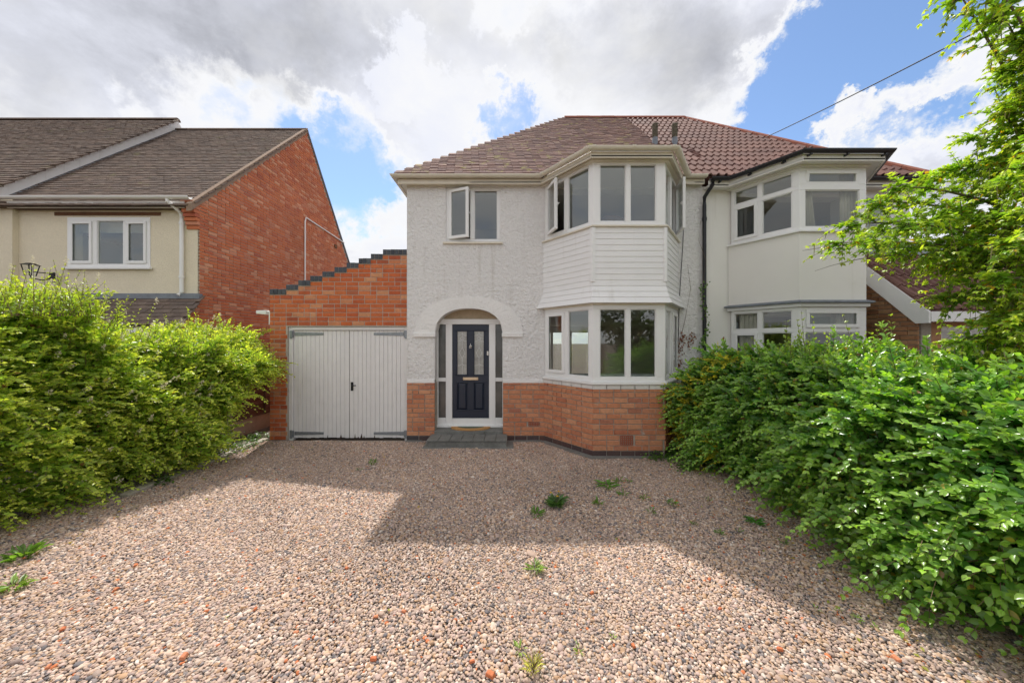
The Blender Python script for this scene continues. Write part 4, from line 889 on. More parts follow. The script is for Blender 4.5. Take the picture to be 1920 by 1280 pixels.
def grow_shoots(O, D, Ls, K, leaf, droop, old, young, r, flat=.55, pair=True, ratio=.27, face=(0, 0, 0), jit=.42):
    """leafy shoots: returns leaf arrays and the shoot polylines"""
    n = len(O); D = unit(D); PP, AA, UU, LL, CC = [], [], [], [], []
    zz = np.array([0, 0, 1.0]); poly = []
    for t in np.linspace(0, 1, 5): poly.append(O + D * (Ls * t)[:, None] - zz * (droop * Ls * t * t)[:, None])
    shade = r.normal(1, .16, (n, 1)).clip(.6, 1.5)
    for k in range(K):
        t = (k + .6) / K
        p = O + D * (Ls * t)[:, None] - zz * (droop * Ls * t * t)[:, None]
        T = unit(D - zz * (2 * droop * t)[:, None]); S = unit(np.cross(T, zz) + 1e-6); B = np.cross(S, T)
        for sgn in ((1, -1) if pair else ((1,) if k % 2 else (-1,))):
            spread = S if k % 2 == 0 or flat > .9 else unit(S * flat + B * (1 - flat) * sgn)
            A = spread * sgn * r.uniform(.6, 1, (n, 1)) + T * r.uniform(.35, .95, (n, 1)) * (1 + t) + r.normal(0, .18, (n, 3)) - zz * r.uniform(-.05, .35, (n, 1))
            U = zz + np.array(face) + r.normal(0, jit, (n, 3)) + T * .15
            sz = leaf * (1 - .5 * t ** 2) * r.uniform(.7, 1.2, n)
            y = np.clip(t ** 2.2 + r.normal(0, .10, n), 0, 1)[:, None]
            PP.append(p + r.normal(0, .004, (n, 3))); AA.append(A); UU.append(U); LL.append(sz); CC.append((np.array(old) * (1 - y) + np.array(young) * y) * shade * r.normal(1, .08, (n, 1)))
    PP, AA, UU, LL, CC = map(np.concatenate, (PP, AA, UU, LL, CC))
    return PP, AA, UU, LL, LL * ratio, CC.clip(.005, 1), np.stack(poly, 1)
def hedge_points(n, r, y0, y1, side, xface, xback, ztop, zbase, inward, loose=1.0):
    """points and outward directions on the hedge's face and top; side=-1 faces left, +1 faces right"""
    Y = r.uniform(y0, y1, n); zt = ztop(Y); zb = zbase(Y); s = r.uniform(0, 1, n)
    hf = .62; on_face = s < hf
    tz = np.where(on_face, (s / hf) ** .9, 1.0)
    wob = loose * (.10 * np.sin(Y * 2.3 + 1) + .07 * np.sin(Y * 5.1 + tz * 6) + .05 * np.sin(Y * 9.7 + tz * 13)); zt = zt + (loose - 1) * (.07 * np.sin(Y * 6.3) + .05 * np.sin(Y * 14.1 + 1))
    bulge = np.sin(np.clip(tz, 0, 1) * math.pi * .9) * .16
    xf = (xface(Y) if callable(xface) else xface) + side * (bulge + wob - .22 * tz ** 3)
    u = np.where(on_face, 0.0, (s - hf) / (1 - hf)); x = xf * (1 - u) + xback * u
    z = zb + (zt - zb) * tz + np.where(on_face, 0, .07 * np.sin(x * 5 + Y * 3))
    nx = np.where(on_face, side * (1 - .5 * tz), side * .25 * (1 - u)); nz = np.where(on_face, .12 + .75 * tz ** 2, 1.0)
    Nn = unit(np.stack([nx, r.normal(0, .25, n), nz], 1))
    O = np.stack([x, Y, z], 1) - Nn * r.uniform(.05, 1, (n, 1)) ** 1.3 * inward
    O[:, 2] = np.maximum(O[:, 2], .06)
    return O, Nn
def interp(pts): 
    a = np.array(sorted(pts)); return lambda y: np.interp(y, a[:, 0], a[:, 1])

# ------------------------------------------------------------------ privet hedge on the right
def build_hedge(th, r, n, y0, y1, side, xface, xback, ztop, zbase, leaf, old, young, mat, tmpl, bias, K=8, inward=.42, lens=(.22, .5), droop=(.1, .5), inner=None, ratio=.27, face=(0, 0, 0), loose=1.0, sprays=0, jit=.5):
    O, Nn = hedge_points(n, r, y0, y1, side, xface, xback, ztop, zbase, inward, loose)
    D = Nn + np.array(bias) + r.normal(0, .38, (n, 3)); Ls = r.uniform(lens[0], lens[1], n)
    Pn, A, U, Ln, Wn, Cc, poly = grow_shoots(O, D, Ls, K, leaf, r.uniform(droop[0], droop[1], n), old, young, r, ratio=ratio, face=face, jit=jit)
    sick = r.random(len(Cc)); Cc[sick < .012] = (.42, .36, .05); Cc[sick > .994] = (.24, .13, .06)
    if sprays:       # longer shoots that stick out of the face
        Os, Ns = hedge_points(sprays, r, y0, y1, side, xface, xback, ztop, zbase, .08, loose)
        Q_ = grow_shoots(Os, Ns + np.array(bias) * 1.2 + r.normal(0, .3, (sprays, 3)), r.uniform(.38, .68, sprays), 13, leaf * .95, r.uniform(.1, .6, sprays), old, young, r, ratio=ratio, face=face, jit=jit)
        Pn, A, U, Ln, Wn, Cc = [np.concatenate(t_) for t_ in zip((Pn, A, U, Ln, Wn, Cc), Q_[:6])]; poly = np.concatenate([poly, Q_[6]])
    ok = Pn[:, 2] > .012
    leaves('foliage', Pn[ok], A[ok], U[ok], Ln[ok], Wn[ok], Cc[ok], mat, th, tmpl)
    twigs('shoots', poly, 'twig', th)
    ni = inner or n * 3       # older leaves deep inside
    O, Nn = hedge_points(ni, r, y0, y1, side, xface, xback, ztop, zbase, .9, loose); O -= Nn * .12
    O[:, 2] = np.maximum(O[:, 2], .05)
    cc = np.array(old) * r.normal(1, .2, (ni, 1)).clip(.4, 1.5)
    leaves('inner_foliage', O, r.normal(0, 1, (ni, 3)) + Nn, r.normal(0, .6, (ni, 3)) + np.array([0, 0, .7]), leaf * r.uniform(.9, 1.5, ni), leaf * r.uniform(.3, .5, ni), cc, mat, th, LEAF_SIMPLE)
    mb = MB()
    for k in range(int((y1 - y0) * 5)):      # stems from the ground
        yy = y0 + (k + .5) / 5 + r.uniform(-.05, .05); xx = .5 * ((float(xface(yy)) if callable(xface) else xface) + xback) + r.uniform(-.25, .25) + side * .1; zt = float(ztop(yy))
        mb.tube([(xx, yy, -.05), (xx + side * r.uniform(-.05, .1), yy + r.uniform(-.1, .1), zt * .45), (xx + side * r.uniform(-.1, .3), yy + r.uniform(-.2, .2), zt * .85)], .016, 6, .006)
    o = mb.build('stems', 'bark', th); o['kind'] = 'stuff'

r1 = np.random.default_rng(21)
hd = thing('privet_hedge', (3.7, 3.2, 0), 'large glossy dark green privet hedge overhanging the right side of the gravel drive', 'hedge')
xf_r = interp([(.9, 3.18), (2.2, 3.24), (2.8, 3.32), (3.5, 3.30), (4.5, 3.22), (5.75, 3.17)])
zt_r = interp([(0.9, 1.52), (2.4, 1.52), (2.9, 1.50), (3.34, 1.54), (3.84, 1.62), (4.43, 1.64), (5.24, 1.58), (5.8, 1.52)])
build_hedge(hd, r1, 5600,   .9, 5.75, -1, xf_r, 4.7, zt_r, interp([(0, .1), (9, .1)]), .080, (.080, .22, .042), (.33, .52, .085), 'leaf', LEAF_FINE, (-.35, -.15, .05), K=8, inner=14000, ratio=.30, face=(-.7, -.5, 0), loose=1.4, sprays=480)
# tall thin shoots standing up from its top
n = 130; Yt = r1.uniform(2.6, 5.6, n); Yt[:26] = r1.normal(4.3, .3, 26); Ot = np.stack([r1.uniform(3.3, 4.3, n), Yt, zt_r(Yt) - .05], 1); Dt = np.stack([r1.normal(0, .25, n), r1.normal(0, .2, n), np.ones(n)], 1)
Pn, A, U, Ln, Wn, Cc, poly = grow_shoots(Ot, Dt, np.where(np.arange(n) < 26, r1.uniform(.4, .75, n), r1.uniform(.2, .42, n)), 9, .06, r1.uniform(0, .15, n), (.18, .31, .07), (.44, .54, .11), r1)
leaves('upright_foliage', Pn, A, U, Ln, Wn, Cc, 'leaf', hd, LEAF_FINE); twigs('upright_shoots', poly, 'twig', hd)

gp = thing('golden_privet', (3.5, 6.0, 0), 'green and golden yellow variegated shrub growing against the brick bay', 'shrub')
build_hedge(gp, r1, 1500, 5.15, 6.45, -1, 3.17, 4.4, interp([(5.1, 1.58), (5.8, 1.56), (6.2, 1.45), (6.55, 1.35)]), interp([(0, .08), (9, .08)]), .046, (.13, .23, .055), (.32, .42, .07), 'leaf_matt', LEAF_SIMPLE, (-.25, -.3, .1), K=8, inner=5000, lens=(.15, .36), ratio=.32, face=(-.6, -.6, 0))
n = 420; O, Nn = hedge_points(n, r1, 4.9, 6.2, -1, 3.17, 4.0, interp([(4.9, 1.6), (5.8, 1.56), (6.2, 1.45)]), interp([(0, .08), (9, .08)]), .04)
O += np.array([-.16, -.10, .05]); O = O[np.sin(O[:, 1] * 5.2 + O[:, 2] * 3.1 + 1.2) + .6 * np.sin(O[:, 2] * 7.0) > .15]; Nn = unit(np.tile([-.8, -.4, .3], (len(O), 1))); n = len(O)
Pn, A, U, Ln, Wn, Cc, poly = grow_shoots(O, Nn + r1.normal(0, .4, (n, 3)), r1.uniform(.14, .34, n), 9, .04, r1.uniform(0, .3, n), (.42, .40, .035), (.74, .60, .03), r1, ratio=.32, face=(-.6, -.6, 0))
leaves('golden_foliage', Pn, A, U, Ln, Wn, Cc, 'leaf_matt', gp)

# ------------------------------------------------------------------ flowering hedge on the left
r2 = np.random.default_rng(5)
fh = thing('flowering_hedge', (-5.2, 4.8, 0), 'loose bright green flowering hedge with cream blossom left of the gravel drive', 'hedge')
xf_l = interp([(1.9, -5.75), (3.5, -5.5), (4.15, -4.98), (5.0, -4.88), (6.9, -4.95)])
zt_l = interp([(2.0, 2.25), (3.4, 2.30), (3.95, 2.34), (4.25, 2.16), (4.5, 1.92), (5.2, 1.78), (5.8, 1.88), (6.2, 1.98), (6.5, 1.80), (6.75, 1.5), (6.95, 1.3)])
zb_l = interp([(2, .08), (5.1, .08), (5.5, .5), (5.9, 1.15), (7, 1.45)])
build_hedge(fh, r2, 7600, 1.9, 6.5, 1, xf_l, -6.5, zt_l, zb_l, .074, (.27, .44, .06), (.64, .70, .11), 'leaf_matt', LEAF_SIMPLE, (.25, -.1, .22), K=9, inner=26000, lens=(.2, .5), droop=(0, .45), ratio=.28, face=(.6, -.6, 0), loose=2.1, sprays=420, jit=1.0)
n = 210; Yt = r2.uniform(2.4, 6.6, n); Yt[:46] = r2.normal(3.85, .25, 46); Yt[46:74] = r2.normal(6.2, .16, 28)
Ot = np.stack([r2.uniform(-5.5, -4.75, n), Yt, zt_l(Yt) - .1], 1); Dt = np.stack([r2.normal(0, .3, n), r2.normal(0, .25, n), np.ones(n)], 1)
Pn, A, U, Ln, Wn, Cc, poly = grow_shoots(Ot, Dt, r2.uniform(.25, .62, n), 10, .05, r2.uniform(0, .15, n), (.24, .34, .05), (.48, .54, .09), r2, ratio=.26)
leaves('upright_foliage', Pn, A, U, Ln, Wn, Cc, 'leaf_matt', fh); twigs('upright_shoots', poly, 'twig', fh)
# cream blossom panicles at shoot tips
nb2 = 300; O, Nn = hedge_points(nb2, r2, 2.1, 6.8, 1, lambda y: xf_l(y) + .16, -5.9, zt_l, zb_l, .10); O += Nn * .10; O = np.concatenate([O, poly[::4, -1]]); Nn = np.concatenate([Nn, np.tile([0, 0, 1.0], (len(poly[::4]), 1))])
nf = 26; tt = r2.uniform(0, 1, (len(O), nf, 1)); ax = unit(Nn + np.array([0, 0, .8]) + r2.normal(0, .3, Nn.shape)); ln = r2.uniform(.05, .10, (len(O), 1, 1))
pos = O[:, None] + ax[:, None] * tt * ln + r2.normal(0, 1, (len(O), nf, 3)) * (1 - tt) * .016
pos = pos.reshape(-1, 3); m_ = len(pos)
leaves('blossom', pos, r2.normal(0, 1, (m_, 3)), r2.normal(0, 1, (m_, 3)), np.full(m_, .014), np.full(m_, .006), np.tile([.7, .65, .45], (m_, 1)), 'petal', fh)

# ------------------------------------------------------------------ tree overhanging from the right
r3 = np.random.default_rng(9)
tr = thing('laburnum_tree', (6.1, 3.5, 0), 'tree with hanging seed pods spreading branches in front of the cream house', 'tree')
def curve(a, b, bend, n=7):
    a = np.array(a, float); b = np.array(b, float); mid = .5 * (a + b) + np.array(bend)
    return [tuple((1 - t) ** 2 * a + 2 * t * (1 - t) * mid + t * t * b) for t in np.linspace(0, 1, n)]
TB = (6.05, 3.5, -.05); fork = (5.95, 3.5, 2.3)
MB().tube([TB, (6.02, 3.5, 1.0), fork, (6.0, 3.55, 3.2)], .12, 10, .075).build('trunk', 'bark', tr, smooth=True)
tips = [(1580, 455, 3.7), (1605, 420, 3.9), (1645, 380, 3.8), (1690, 350, 3.6), (1745, 335, 3.9), (1800, 318, 3.7), (1870, 290, 3.5), (1880, 215, 3.4), (1830, 262, 3.6), (1890, 150, 3.3), (1915, 110, 3.2), (1880, 25, 3.1), (1800, -10, 3.2), (1930, 60, 3.1), (1860, -30, 3.0),
        (1930, 190, 3.4), (1690, 470, 3.8), (1645, 455, 3.5), (1810, 640, 3.2), (1850, 600, 3.2), (1900, 640, 3.1), (1880, 520, 3.0), (1820, 460, 3.3), (1780, 400, 3.4), (1900, 400, 3.2), (1750, 480, 3.9), (1860, 350, 3.9), (1930, 300, 3.3), (1915, 560, 3.6), (1780, 560, 3.5), (1830, 540, 3.4),
        (1700, 420, 3.3), (1660, 430, 4.1), (1960, 480, 3.0), (1990, 200, 3.2), (1970, 130, 3.0), (1990, 20, 3.1), (1950, 250, 2.9), (2050, 350, 3.0), (2100, 150, 3.3), (2080, 500, 2.8), (1790, 500, 3.7), (1840, 410, 3.5), (1960, 400, 2.9), (1960, 600, 2.8), (1940, 680, 2.8), (1870, 680, 3.0), (1905, 600, 2.9), (1890, 460, 2.9), (1935, 520, 3.3), (1840, 690, 3.3), (1900, 330, 3.0)]
lead = []
limb_b = MB()
stems_ = []
for (px, py, Y) in tips:
    b = np.array([X(px, Y), Y, Z(py, Y)]); root = np.array([5.97, 3.5, float(np.clip(b[2] - .7, 1.7, 3.1))])
    c = curve(root, b, (r3.uniform(-.1, .1), r3.uniform(-.15, .15), .35 + .1 * r3.random()), 9)
    o = MB().tube(c, .026, 7, .005).build('limb', 'bark', tr, smooth=True)
    c = np.array(c)
    for k in range(3, 9):
        for q in range(6):
            f = min(8, k + r3.random()); i0 = min(int(f), 7); base = c[i0] * (1 - (f - i0)) + c[i0 + 1] * (f - i0)
            tg = c[i0 + 1] - c[i0]; tg /= np.linalg.norm(tg)
            stems_.append((base, tg * .8 + r3.normal(0, .6, 3) + np.array([0, 0, -.05])))
O = np.array([s[0] for s in stems_]); D = np.array([s[1] for s in stems_]); n = len(O); Ls = r3.uniform(.14, .36, n)
dr = r3.uniform(.1, .7, n)
Pn, A, U, Ln, Wn, Cc, poly = grow_shoots(O, D, Ls, 5, .072, dr, (.21, .38, .05), (.56, .66, .06), r3, ratio=.24)
# three leaflets per leaf
P3, A3, U3, L3, C3 = [Pn], [A], [U], [Ln], [Cc]
Au = unit(A); Su = unit(np.cross(Au, U))
for sg in (1, -1): P3.append(Pn); A3.append(Au * .6 + Su * sg * .8); U3.append(U); L3.append(Ln * .85); C3.append(Cc)
Pn, A, U, Ln, Cc = map(np.concatenate, (P3, A3, U3, L3, C3))
yl = r3.random(len(Cc)) < .025; Cc[yl] = np.array([.55, .34, .03])
leaves('crown', Pn, A, U, Ln, Ln * .24, Cc, 'leaf_matt', tr, LEAF_SIMPLE); twigs('twigs', poly, 'twig', tr, .004, .0015)
sel = r3.choice(len(poly), 260, replace=False); pb = poly[sel, 3]; n = len(pb); pv = []
e = pb[:, None, :] + np.linspace(0, 1, 5)[None, :, None] * np.stack([r3.normal(0, .015, n), r3.normal(0, .015, n), -r3.uniform(.06, .13, n)], 1)[:, None, :]
twigs('seed_pods', e, 'pod', tr, .006, .003)
# bare twig reaching left
c = curve((X(1690, 3.7), 3.7, Z(478, 3.7)), (X(1528, 3.7), 3.7, Z(508, 3.7)), (0, 0, .08)); MB().tube(c, .007, 6, .002).build('limb', 'bark', tr)
c = curve((X(1650, 3.75), 3.75, Z(455, 3.75)), (X(1505, 3.75), 3.75, Z(470, 3.75)), (0, 0, .03)); MB().tube(c, .006, 6, .002).build('limb', 'bark', tr)

# ------------------------------------------------------------------ climber on the downpipe and against the bay
r4 = np.random.default_rng(31)
iv = thing('climbing_ivy', (3.78, 6.6, 0), 'thin green ivy strand climbing the black downpipe', 'ivy')
n = 150; zz = r4.uniform(1.5, 3.15, n) ; zz[:60] = r4.uniform(1.4, 2.2, 60)
xx = X(1321, 6.6) + .05 * np.sin(zz * 6) + r4.normal(0, .035, n); 
leaves('foliage', np.stack([xx, 6.60 + r4.normal(0, .02, n), zz], 1), r4.normal(0, .6, (n, 3)) + np.array([0, -.3, -.6]), r4.normal(0, .3, (n, 3)) + np.array([0, -1, .4]), r4.uniform(.035, .06, n), r4.uniform(.014, .024, n), np.array([.10, .20, .03]) * r4.normal(1, .2, (n, 1)).clip(.5, 1.6), 'leaf_matt', iv)
MB().tube([(X(1321, 6.6) + .05 * math.sin(z * 6), 6.615, z) for z in np.linspace(0, 3.15, 24)], .006, 6, .002).build('stem', 'twig', iv)
MB().tube([(X(1318, 6.6), 6.62, 3.1), (X(1325, 6.6), 6.61, 3.5), (X(1312, 6.6), 6.63, 3.9), (X(1316, 6.6), 6.64, 4.3)], .003, 5).build('stem', 'twig', iv)
dl = thing('withered_creeper', (3.35, 6.68, 0), 'brown withered creeper clinging to the white wall beside the bay', 'creeper')
n = 130; pc_ = np.array([(1272, 650), (1280, 640), (1292, 640), (1268, 670), (1300, 637), (1276, 680)])[r4.integers(0, 6, n)]
px = pc_[:, 0] + r4.normal(0, 4, n); py = pc_[:, 1] + r4.normal(0, 9, n)
leaves('dead_leaves', np.stack([X(px, 6.70), 6.70 + r4.normal(0, .012, n), Z(py, 6.70)], 1), r4.normal(0, 1, (n, 3)), r4.normal(0, .4, (n, 3)) + np.array([0, -1, 0]), r4.uniform(.03, .055, n), r4.uniform(.012, .02, n), np.tile([.3, .1, .05], (n, 1)), 'dead_leaf', dl)
MB().tube([(X(1272, 6.7), 6.70, Z(700, 6.7)), (X(1270, 6.7), 6.705, Z(660, 6.7)), (X(1285, 6.7), 6.715, Z(600, 6.7)), (X(1296, 6.7), 6.72, Z(540, 6.7)), (X(1290, 6.7), 6.72, Z(495, 6.7))], .006, 6, .002).build('stem', 'twig', dl)

# ------------------------------------------------------------------ small plants in the gravel
def rosette(name, px, py, n, size, label, cat='weed', spread=.5, up=.6, col=(0.135, 0.285, 0.045), yellow=0, group=None, stalks=3, wid=.10):
    size *= .68; Y = F * H / (py - 640); x = X(px, Y); rr = np.random.default_rng(int(px * 7 + py))
    t = thing(name, (x, Y, 0), label, cat, group)
    az = rr.uniform(0, 2 * math.pi, n); el = rr.uniform(.15, 1, n) * up
    A = np.stack([np.cos(az), np.sin(az), el * 1.6], 1); P0 = np.stack([x + np.cos(az) * rr.uniform(0, spread, n) * size, Y + np.sin(az) * rr.uniform(0, spread, n) * size, rr.uniform(.008, .02 + .35 * size * up, n)], 1)
    sz = rr.uniform(.35, .75, n) * size
    leaves('foliage', P0, A, np.tile([0, 0, 1.0], (n, 1)) + rr.normal(0, .3, (n, 3)), sz, sz * rr.uniform(.7, 1.5, n) * wid, np.array(col) * rr.normal(1, .2, (n, 1)).clip(.5, 1.7), 'leaf_matt', t, LEAF_FINE)
    for k in range(stalks):
        a = rr.uniform(0, 6.28); tip = (x + .45 * size * math.cos(a), Y + .45 * size * math.sin(a), size * (.4 + .7 * up))
        MB().tube([(x, Y, -.005), (x + .1 * size * math.cos(a), Y + .1 * size * math.sin(a), size * .4), tip], .002, 5, .001).build('stalk', 'twig', t)
        if k < yellow:
            nf_ = 20; q = rr.uniform(0, 6.28, nf_)
            leaves('flower', np.tile(tip, (nf_, 1)), np.stack([np.cos(q), np.sin(q), rr.uniform(0, .8, nf_)], 1), np.tile([0, 0, 1.0], (nf_, 1)), np.full(nf_, .02), np.full(nf_, .004), np.tile([.75, .5, .02], (nf_, 1)), 'leaf_matt', t, LEAF_SIMPLE, kind=None)
rosette('flowering_weed', 1043, 950, 130, .22, 'bushy ragged weed with small yellow flower heads in the gravel', up=.9, col=(0.105, 0.210, 0.068), yellow=3, stalks=6)
rosette('dandelion', 1138, 912, 34, .26, 'flat dandelion rosette of long green leaves in the gravel', up=.25, col=(0.150, 0.315, 0.053))
rosette('dandelion', 1003, 1070, 44, .16, 'small pale green rosette alone in the sunlit gravel', up=.45, col=(0.240, 0.360, 0.105))
rosette('weed', 1006, 966, 40, .17, 'low straggling green weed left of the bushy yellow flowered one', up=.5)
rosette('weed', 697, 872, 26, .16, 'tiny upright green sprout in the shaded gravel before the garage', up=1.1, stalks=2)
rosette('weed', 1122, 946, 26, .14, 'small green sprig right of the bushy yellow flowered weed', up=.8)
for px, py, n, s in ((1350, 1003, 14, .12), (1385, 1000, 10, .09), (1468, 1022, 14, .12), (1180, 905, 14, .10), (1330, 940, 12, .10), (672, 884, 10, .09), (1168, 930, 22, .14), (1160, 905, 20, .14), (1207, 938, 16, .13), (1261, 948, 18, .14), (1222, 962, 14, .12), (1300, 985, 12, .1)):
    rosette('weed', px, py, n, s, 'small green seedling growing in the shaded gravel before the house', up=.8, group='seedlings in the shaded gravel')
rosette('weed', 1415, 982, 46, .17, 'clump of round leaved green weed at the hedge foot', up=.5, col=(0.090, 0.300, 0.045))
for px, py, n, s in ((1085, 1225, 14, .09), (1150, 1200, 10, .06), (975, 1225, 12, .10), (1605, 1165, 14, .08), (1570, 1150, 9, .06), (1640, 1180, 9, .06), (1530, 1145, 8, .06)):
    rosette('weed', px, py, n, s, 'tiny bright green seedling in the sunlit gravel', up=.7, col=(0.255, 0.405, 0.075), group='seedlings in the sunlit gravel', stalks=1)
rosette('grass_tuft', 1000, 1262, 60, .15, 'dry straw coloured grass tuft with yellow green blades in the gravel', 'grass', spread=.35, up=1.2, col=(0.600, 0.600, 0.270), stalks=10, wid=.018)
rosette('weed', 45, 1048, 60, .24, 'leafy green plant growing at the foot of the flowering hedge', up=.8, col=(0.180, 0.330, 0.060))
rosette('weed', 25, 1105, 40, .22, 'low pale green plant on gravel beside the leafy one', up=.4, col=(0.210, 0.330, 0.075))
def ground_cover(name, pts, label, col, leaf=.05, n=500, rad=12):
    rr = np.random.default_rng(len(label)); k = rr.integers(0, len(pts), n); P0 = np.array(pts, float)[k]
    px = P0[:, 0] + rr.normal(0, rad, n); py = P0[:, 1] + rr.normal(0, rad * .28, n); Y = F * H / (np.maximum(py, 822) - 640)
    pos = np.stack([X(px, Y), Y, np.abs(rr.normal(.03, .04, n)) + .012], 1)
    o = leaves(name, pos, rr.normal(0, 1, (n, 3)) * np.array([1, 1, .3]), np.tile([0, 0, 1.0], (n, 1)) + rr.normal(0, .3, (n, 3)), leaf * rr.uniform(.6, 1.3, n), leaf * rr.uniform(.28, .42, n), np.array(col) * rr.normal(1, .22, (n, 1)).clip(.4, 1.7), 'leaf_matt', None, LEAF_SIMPLE)
    tag(o, label, 'ground cover')
ground_cover('ground_ivy', [(1230, 862), (1255, 858), (1275, 866), (1290, 880), (1265, 850)], 'green ground ivy creeping over gravel at the bay corner', (.09, .19, .03), n=420)
ground_cover('ivy_patch', [(440, 845), (455, 838), (470, 830), (480, 822), (420, 852), (400, 862), (490, 812), (350, 880), (300, 905)], 'dark ivy trailing along the foot of the left hedge by the concrete edging', (.075, .15, .03), n=900, rad=14)

# ------------------------------------------------------------------ gravel
r5 = np.random.default_rng(77)
sp_ = .0168; gx, gy = np.meshgrid(np.arange(-5.55, 3.5, sp_), np.arange(1.35, 6.66, sp_))
gx = gx + (np.arange(gx.shape[0]) % 2)[:, None] * sp_ * .5
px_ = (gx + r5.uniform(-.48, .48, gx.shape) * sp_).ravel(); py_ = (gy + r5.uniform(-.48, .48, gy.shape) * sp_).ravel()
def clear(x, y):      # keep stones off the step and the bay footing
    k = np.ones(len(x), bool); k &= ~((x > X(790, 6.2)) & (x < X(963, 6.2)) & (y > 6.18)); k &= ~((y > 6.61) & (x < .7) & (x > GX1))
    bp = [np.array(p) for p in offset_poly(P, .15)]
    inside = (x > .3) & (x < 3.6)
    for a, b in zip(bp[:-1], bp[1:]):
        nrm_ = np.array([(b - a)[1], -(b - a)[0]]); inside &= ((x - a[0]) * nrm_[0] + (y - a[1]) * nrm_[1]) < 0
    k &= ~inside
    k &= ~((x < -4.80) & (y > 4.25)); return k
k_ = clear(px_, py_); px_, py_ = px_[k_], py_[k_]; n = len(px_)
und = .006 * np.sin(px_ * 2.1 + .5) * np.sin(py_ * 1.7) + .004 * np.sin(px_ * 5.3 + py_ * 4.1)
sz = np.exp(r5.normal(0, .24, n)); big = r5.random(n) < .012; sz[big] *= 1.7
scl = np.stack([.0110 * sz * r5.uniform(.8, 1.25, n), .0086 * sz * r5.uniform(.8, 1.2, n), .0065 * sz * r5.uniform(.7, 1.25, n)], 1)
rot = np.stack([r5.normal(0, .28, n), r5.normal(0, .28, n), r5.uniform(0, 6.283, n)], 1)
pos = np.stack([px_, py_, np.maximum(und, -.004) + .003 + r5.uniform(-.002, .004, n)], 1)
pal = np.array([(.50, .39, .31), (.43, .33, .27), (.36, .29, .25), (.56, .47, .39), (.30, .24, .215), (.47, .34, .235), (.22, .20, .20), (.60, .55, .50), (.14, .135, .145), (.50, .17, .07), (.45, .35, .31), (.40, .27, .17)])
pw_ = np.array([.15, .15, .12, .11, .09, .09, .07, .045, .035, .009, .11, .06]); pw_ /= pw_.sum()
dirt = 1 - .13 * np.clip(np.sin(px_ * 1.3 + 1.1 * np.sin(py_ * 1.9)) * np.sin(py_ * 1.55 + .8 * np.sin(px_ * 2.3)) + r5.normal(0, .25, n), -.4, 1)
colr = (pal[r5.choice(len(pal), n, p=pw_)] * dirt[:, None] * np.array([1.04, .97, .93]) * 1.0 * r5.normal(1, .10, (n, 1))).clip(.02, .8)
me = bpy.data.meshes.new('gravel'); me.vertices.add(n); me.vertices.foreach_set('co', pos.ravel())
for nm, tp, ar in (('scl', 'FLOAT_VECTOR', scl), ('rot', 'FLOAT_VECTOR', rot)):
    a = me.attributes.new(nm, tp, 'POINT'); a.data.foreach_set('vector', ar.ravel())
a = me.attributes.new('pebble_colour', 'FLOAT_COLOR', 'POINT'); a.data.foreach_set('color', np.concatenate([colr, np.ones((n, 1))], 1).ravel())
grv = bpy.data.objects.new('gravel', me); C.objects.link(grv); tag(grv, 'beige and pinkish rounded gravel covering the drive', 'gravel', kind='stuff')
ng = bpy.data.node_groups.new('scatter_pebbles', 'GeometryNodeTree')
ng.interface.new_socket('Geometry', in_out='INPUT', socket_type='NodeSocketGeometry'); ng.interface.new_socket('Geometry', in_out='OUTPUT', socket_type='NodeSocketGeometry')
gi = ng.nodes.new('NodeGroupInput'); go = ng.nodes.new('NodeGroupOutput')
ico = ng.nodes.new('GeometryNodeMeshIcoSphere'); ico.inputs['Radius'].default_value = 1.0; ico.inputs['Subdivisions'].default_value = 2
ss = ng.nodes.new('GeometryNodeSetShadeSmooth'); sm = ng.nodes.new('GeometryNodeSetMaterial'); sm.inputs['Material'].default_value = M['pebble']
ip = ng.nodes.new('GeometryNodeInstanceOnPoints')
def named(nm):
    q = ng.nodes.new('GeometryNodeInputNamedAttribute'); q.data_type = 'FLOAT_VECTOR'; q.inputs['Name'].default_value = nm; return q.outputs['Attribute']
er = ng.nodes.new('FunctionNodeEulerToRotation')
ng.links.new(named('rot'), er.inputs[0]); ng.links.new(er.outputs[0], ip.inputs['Rotation']); ng.links.new(named('scl'), ip.inputs['Scale'])
ng.links.new(ico.outputs['Mesh'], ss.inputs[0]); ng.links.new(ss.outputs[0], sm.inputs[0]); ng.links.new(sm.outputs[0], ip.inputs['Instance'])
ng.links.new(gi.outputs[0], ip.inputs['Points']); ng.links.new(ip.outputs[0], go.inputs[0])
md = grv.modifiers.new('pebbles', 'NODES'); md.node_group = ng
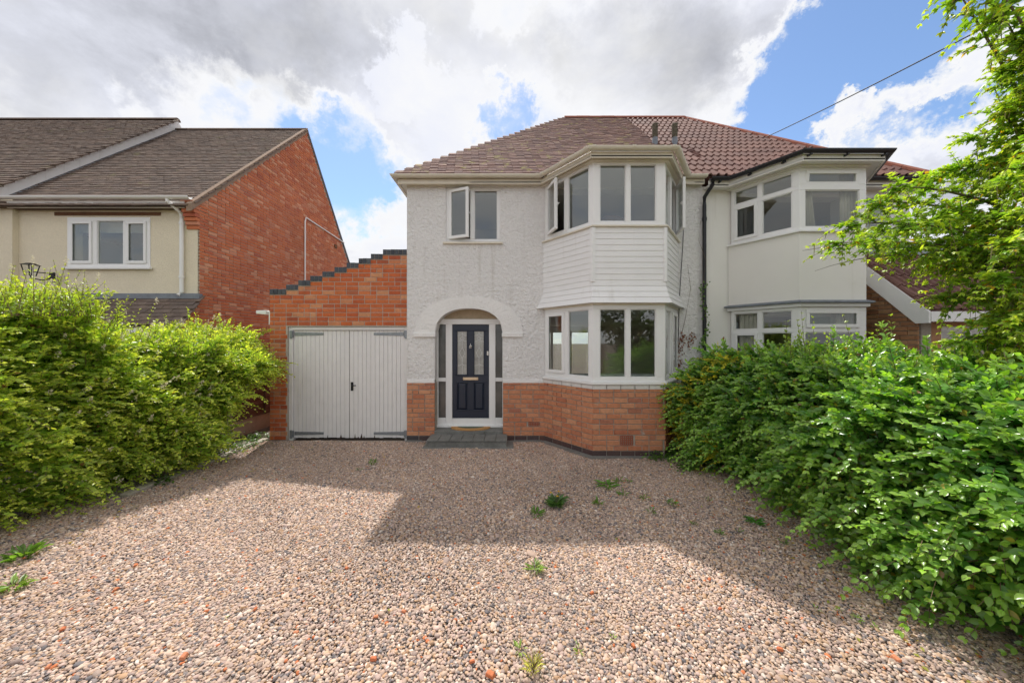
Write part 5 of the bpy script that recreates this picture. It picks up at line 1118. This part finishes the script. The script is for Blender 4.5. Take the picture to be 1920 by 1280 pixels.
# broken brick bits lying on the stones
frag = [(650, 1068, .05), (610, 1052, .035), (254, 1063, .062), (315, 993, .045), (345, 1235, .07), (275, 1130, .04), (218, 1108, .055), (83, 1088, .05), (118, 1183, .05), (90, 1255, .05), (479, 1145, .045), (555, 1190, .05), (757, 1150, .05), (705, 1160, .05), (960, 1160, .03), (1330, 1090, .05), (1290, 1105, .035), (1405, 1180, .035), (1463, 1222, .06), (1680, 1240, .075), (1110, 1115, .05), (920, 1270, .08), (885, 1245, .05), (540, 930, .05), (462, 895, .05), (1350, 1145, .045), (1188, 1215, .05), (700, 1240, .06)]
for (px, py, s) in frag:
    s *= .62; Y = F * H / (py - 640); rr = random.Random(px * 3 + py); mb = MB()
    mt = Matrix.Translation((X(px, Y), Y, .016 + s * .12)) @ Matrix.Rotation(rr.uniform(0, 6.28), 4, 'Z') @ Matrix.Rotation(rr.uniform(-.25, .25), 4, 'X')
    j = lambda: rr.uniform(.65, 1.1) * s
    mb.m = mt
    mb.hexa([(-j() * .6, -j() * .4, -.22 * s), (j() * .6, -j() * .4, -.22 * s), (j() * .6, j() * .4, -.22 * s), (-j() * .6, j() * .4, -.22 * s), (-j() * .5, -j() * .3, .22 * s), (j() * .5, -j() * .3, .2 * s), (j() * .5, j() * .3, .24 * s), (-j() * .5, j() * .3, .18 * s)])
    o = mb.build('brick_fragment', 'stone_chip', None, bevel=s * .06); tag(o, 'small orange broken brick fragment lying on the gravel', 'brick fragment', 'brick fragments on the gravel')

n = 420; hx_ = np.where(r5.random(n) < .55, 2.95 - np.abs(r5.normal(0, .35, n)), -4.45 + np.abs(r5.normal(0, .4, n))); hx_[:90] = r5.uniform(-4.3, 2.8, 90); hy_ = r5.uniform(1.6, 6.4, n); ok = clear(hx_, hy_)
hx_, hy_ = hx_[ok], hy_[ok]; n = len(hx_); lc_ = np.array([(.45, .33, .05), (.30, .17, .07), (.22, .12, .06), (.35, .36, .08)])[r5.integers(0, 4, n)]
o = leaves('fallen_leaves', np.stack([hx_, hy_, np.full(n, .017) + r5.uniform(0, .006, n)], 1), r5.normal(0, 1, (n, 3)) * np.array([1, 1, .15]), np.tile([0, 0, 1.0], (n, 1)) + r5.normal(0, .35, (n, 3)), r5.uniform(.018, .045, n), r5.uniform(.006, .014, n), lc_, 'leaf_matt', None)
tag(o, 'scattered dry yellow and brown leaves on the gravel', 'leaf litter')
# ------------------------------------------------------------------ tree across the road, mirrored in the lower windows
st_ = thing('street_tree', (7.0, -7.5, 0), 'broad dark leafy tree mirrored in the lower bay window panes', 'tree')
MB().tube([(7, -7.5, -.1), (7.05, -7.5, 1.6), (6.9, -7.4, 3.2)], .22, 10, .13).build('trunk', 'bark', st_, smooth=True)
for k in range(7):
    a = k * .9; MB().tube(curve((6.95, -7.45, 1.8 + .2 * k), (7 + 1.6 * math.cos(a), -7.5 + 1.6 * math.sin(a), 3.2 + .25 * k), (0, 0, .3)), .07, 7, .02).build('limb', 'bark', st_)
n = 7000; dd = unit(r5.normal(0, 1, (n, 3))); rad = r5.uniform(.45, 1, (n, 1)) ** .6
cl = np.array([7, -7.5, 3.4]) + dd * rad * np.array([2.4, 2.2, 2.1]) + .25 * np.sin(dd * 9)
leaves('crown', cl, r5.normal(0, 1, (n, 3)), r5.normal(0, .6, (n, 3)) + np.array([0, 0, 1.0]), r5.uniform(.14, .26, n), r5.uniform(.06, .1, n), np.array([.07, .12, .03]) * r5.normal(1, .25, (n, 1)).clip(.4, 1.7), 'leaf_matt', st_)
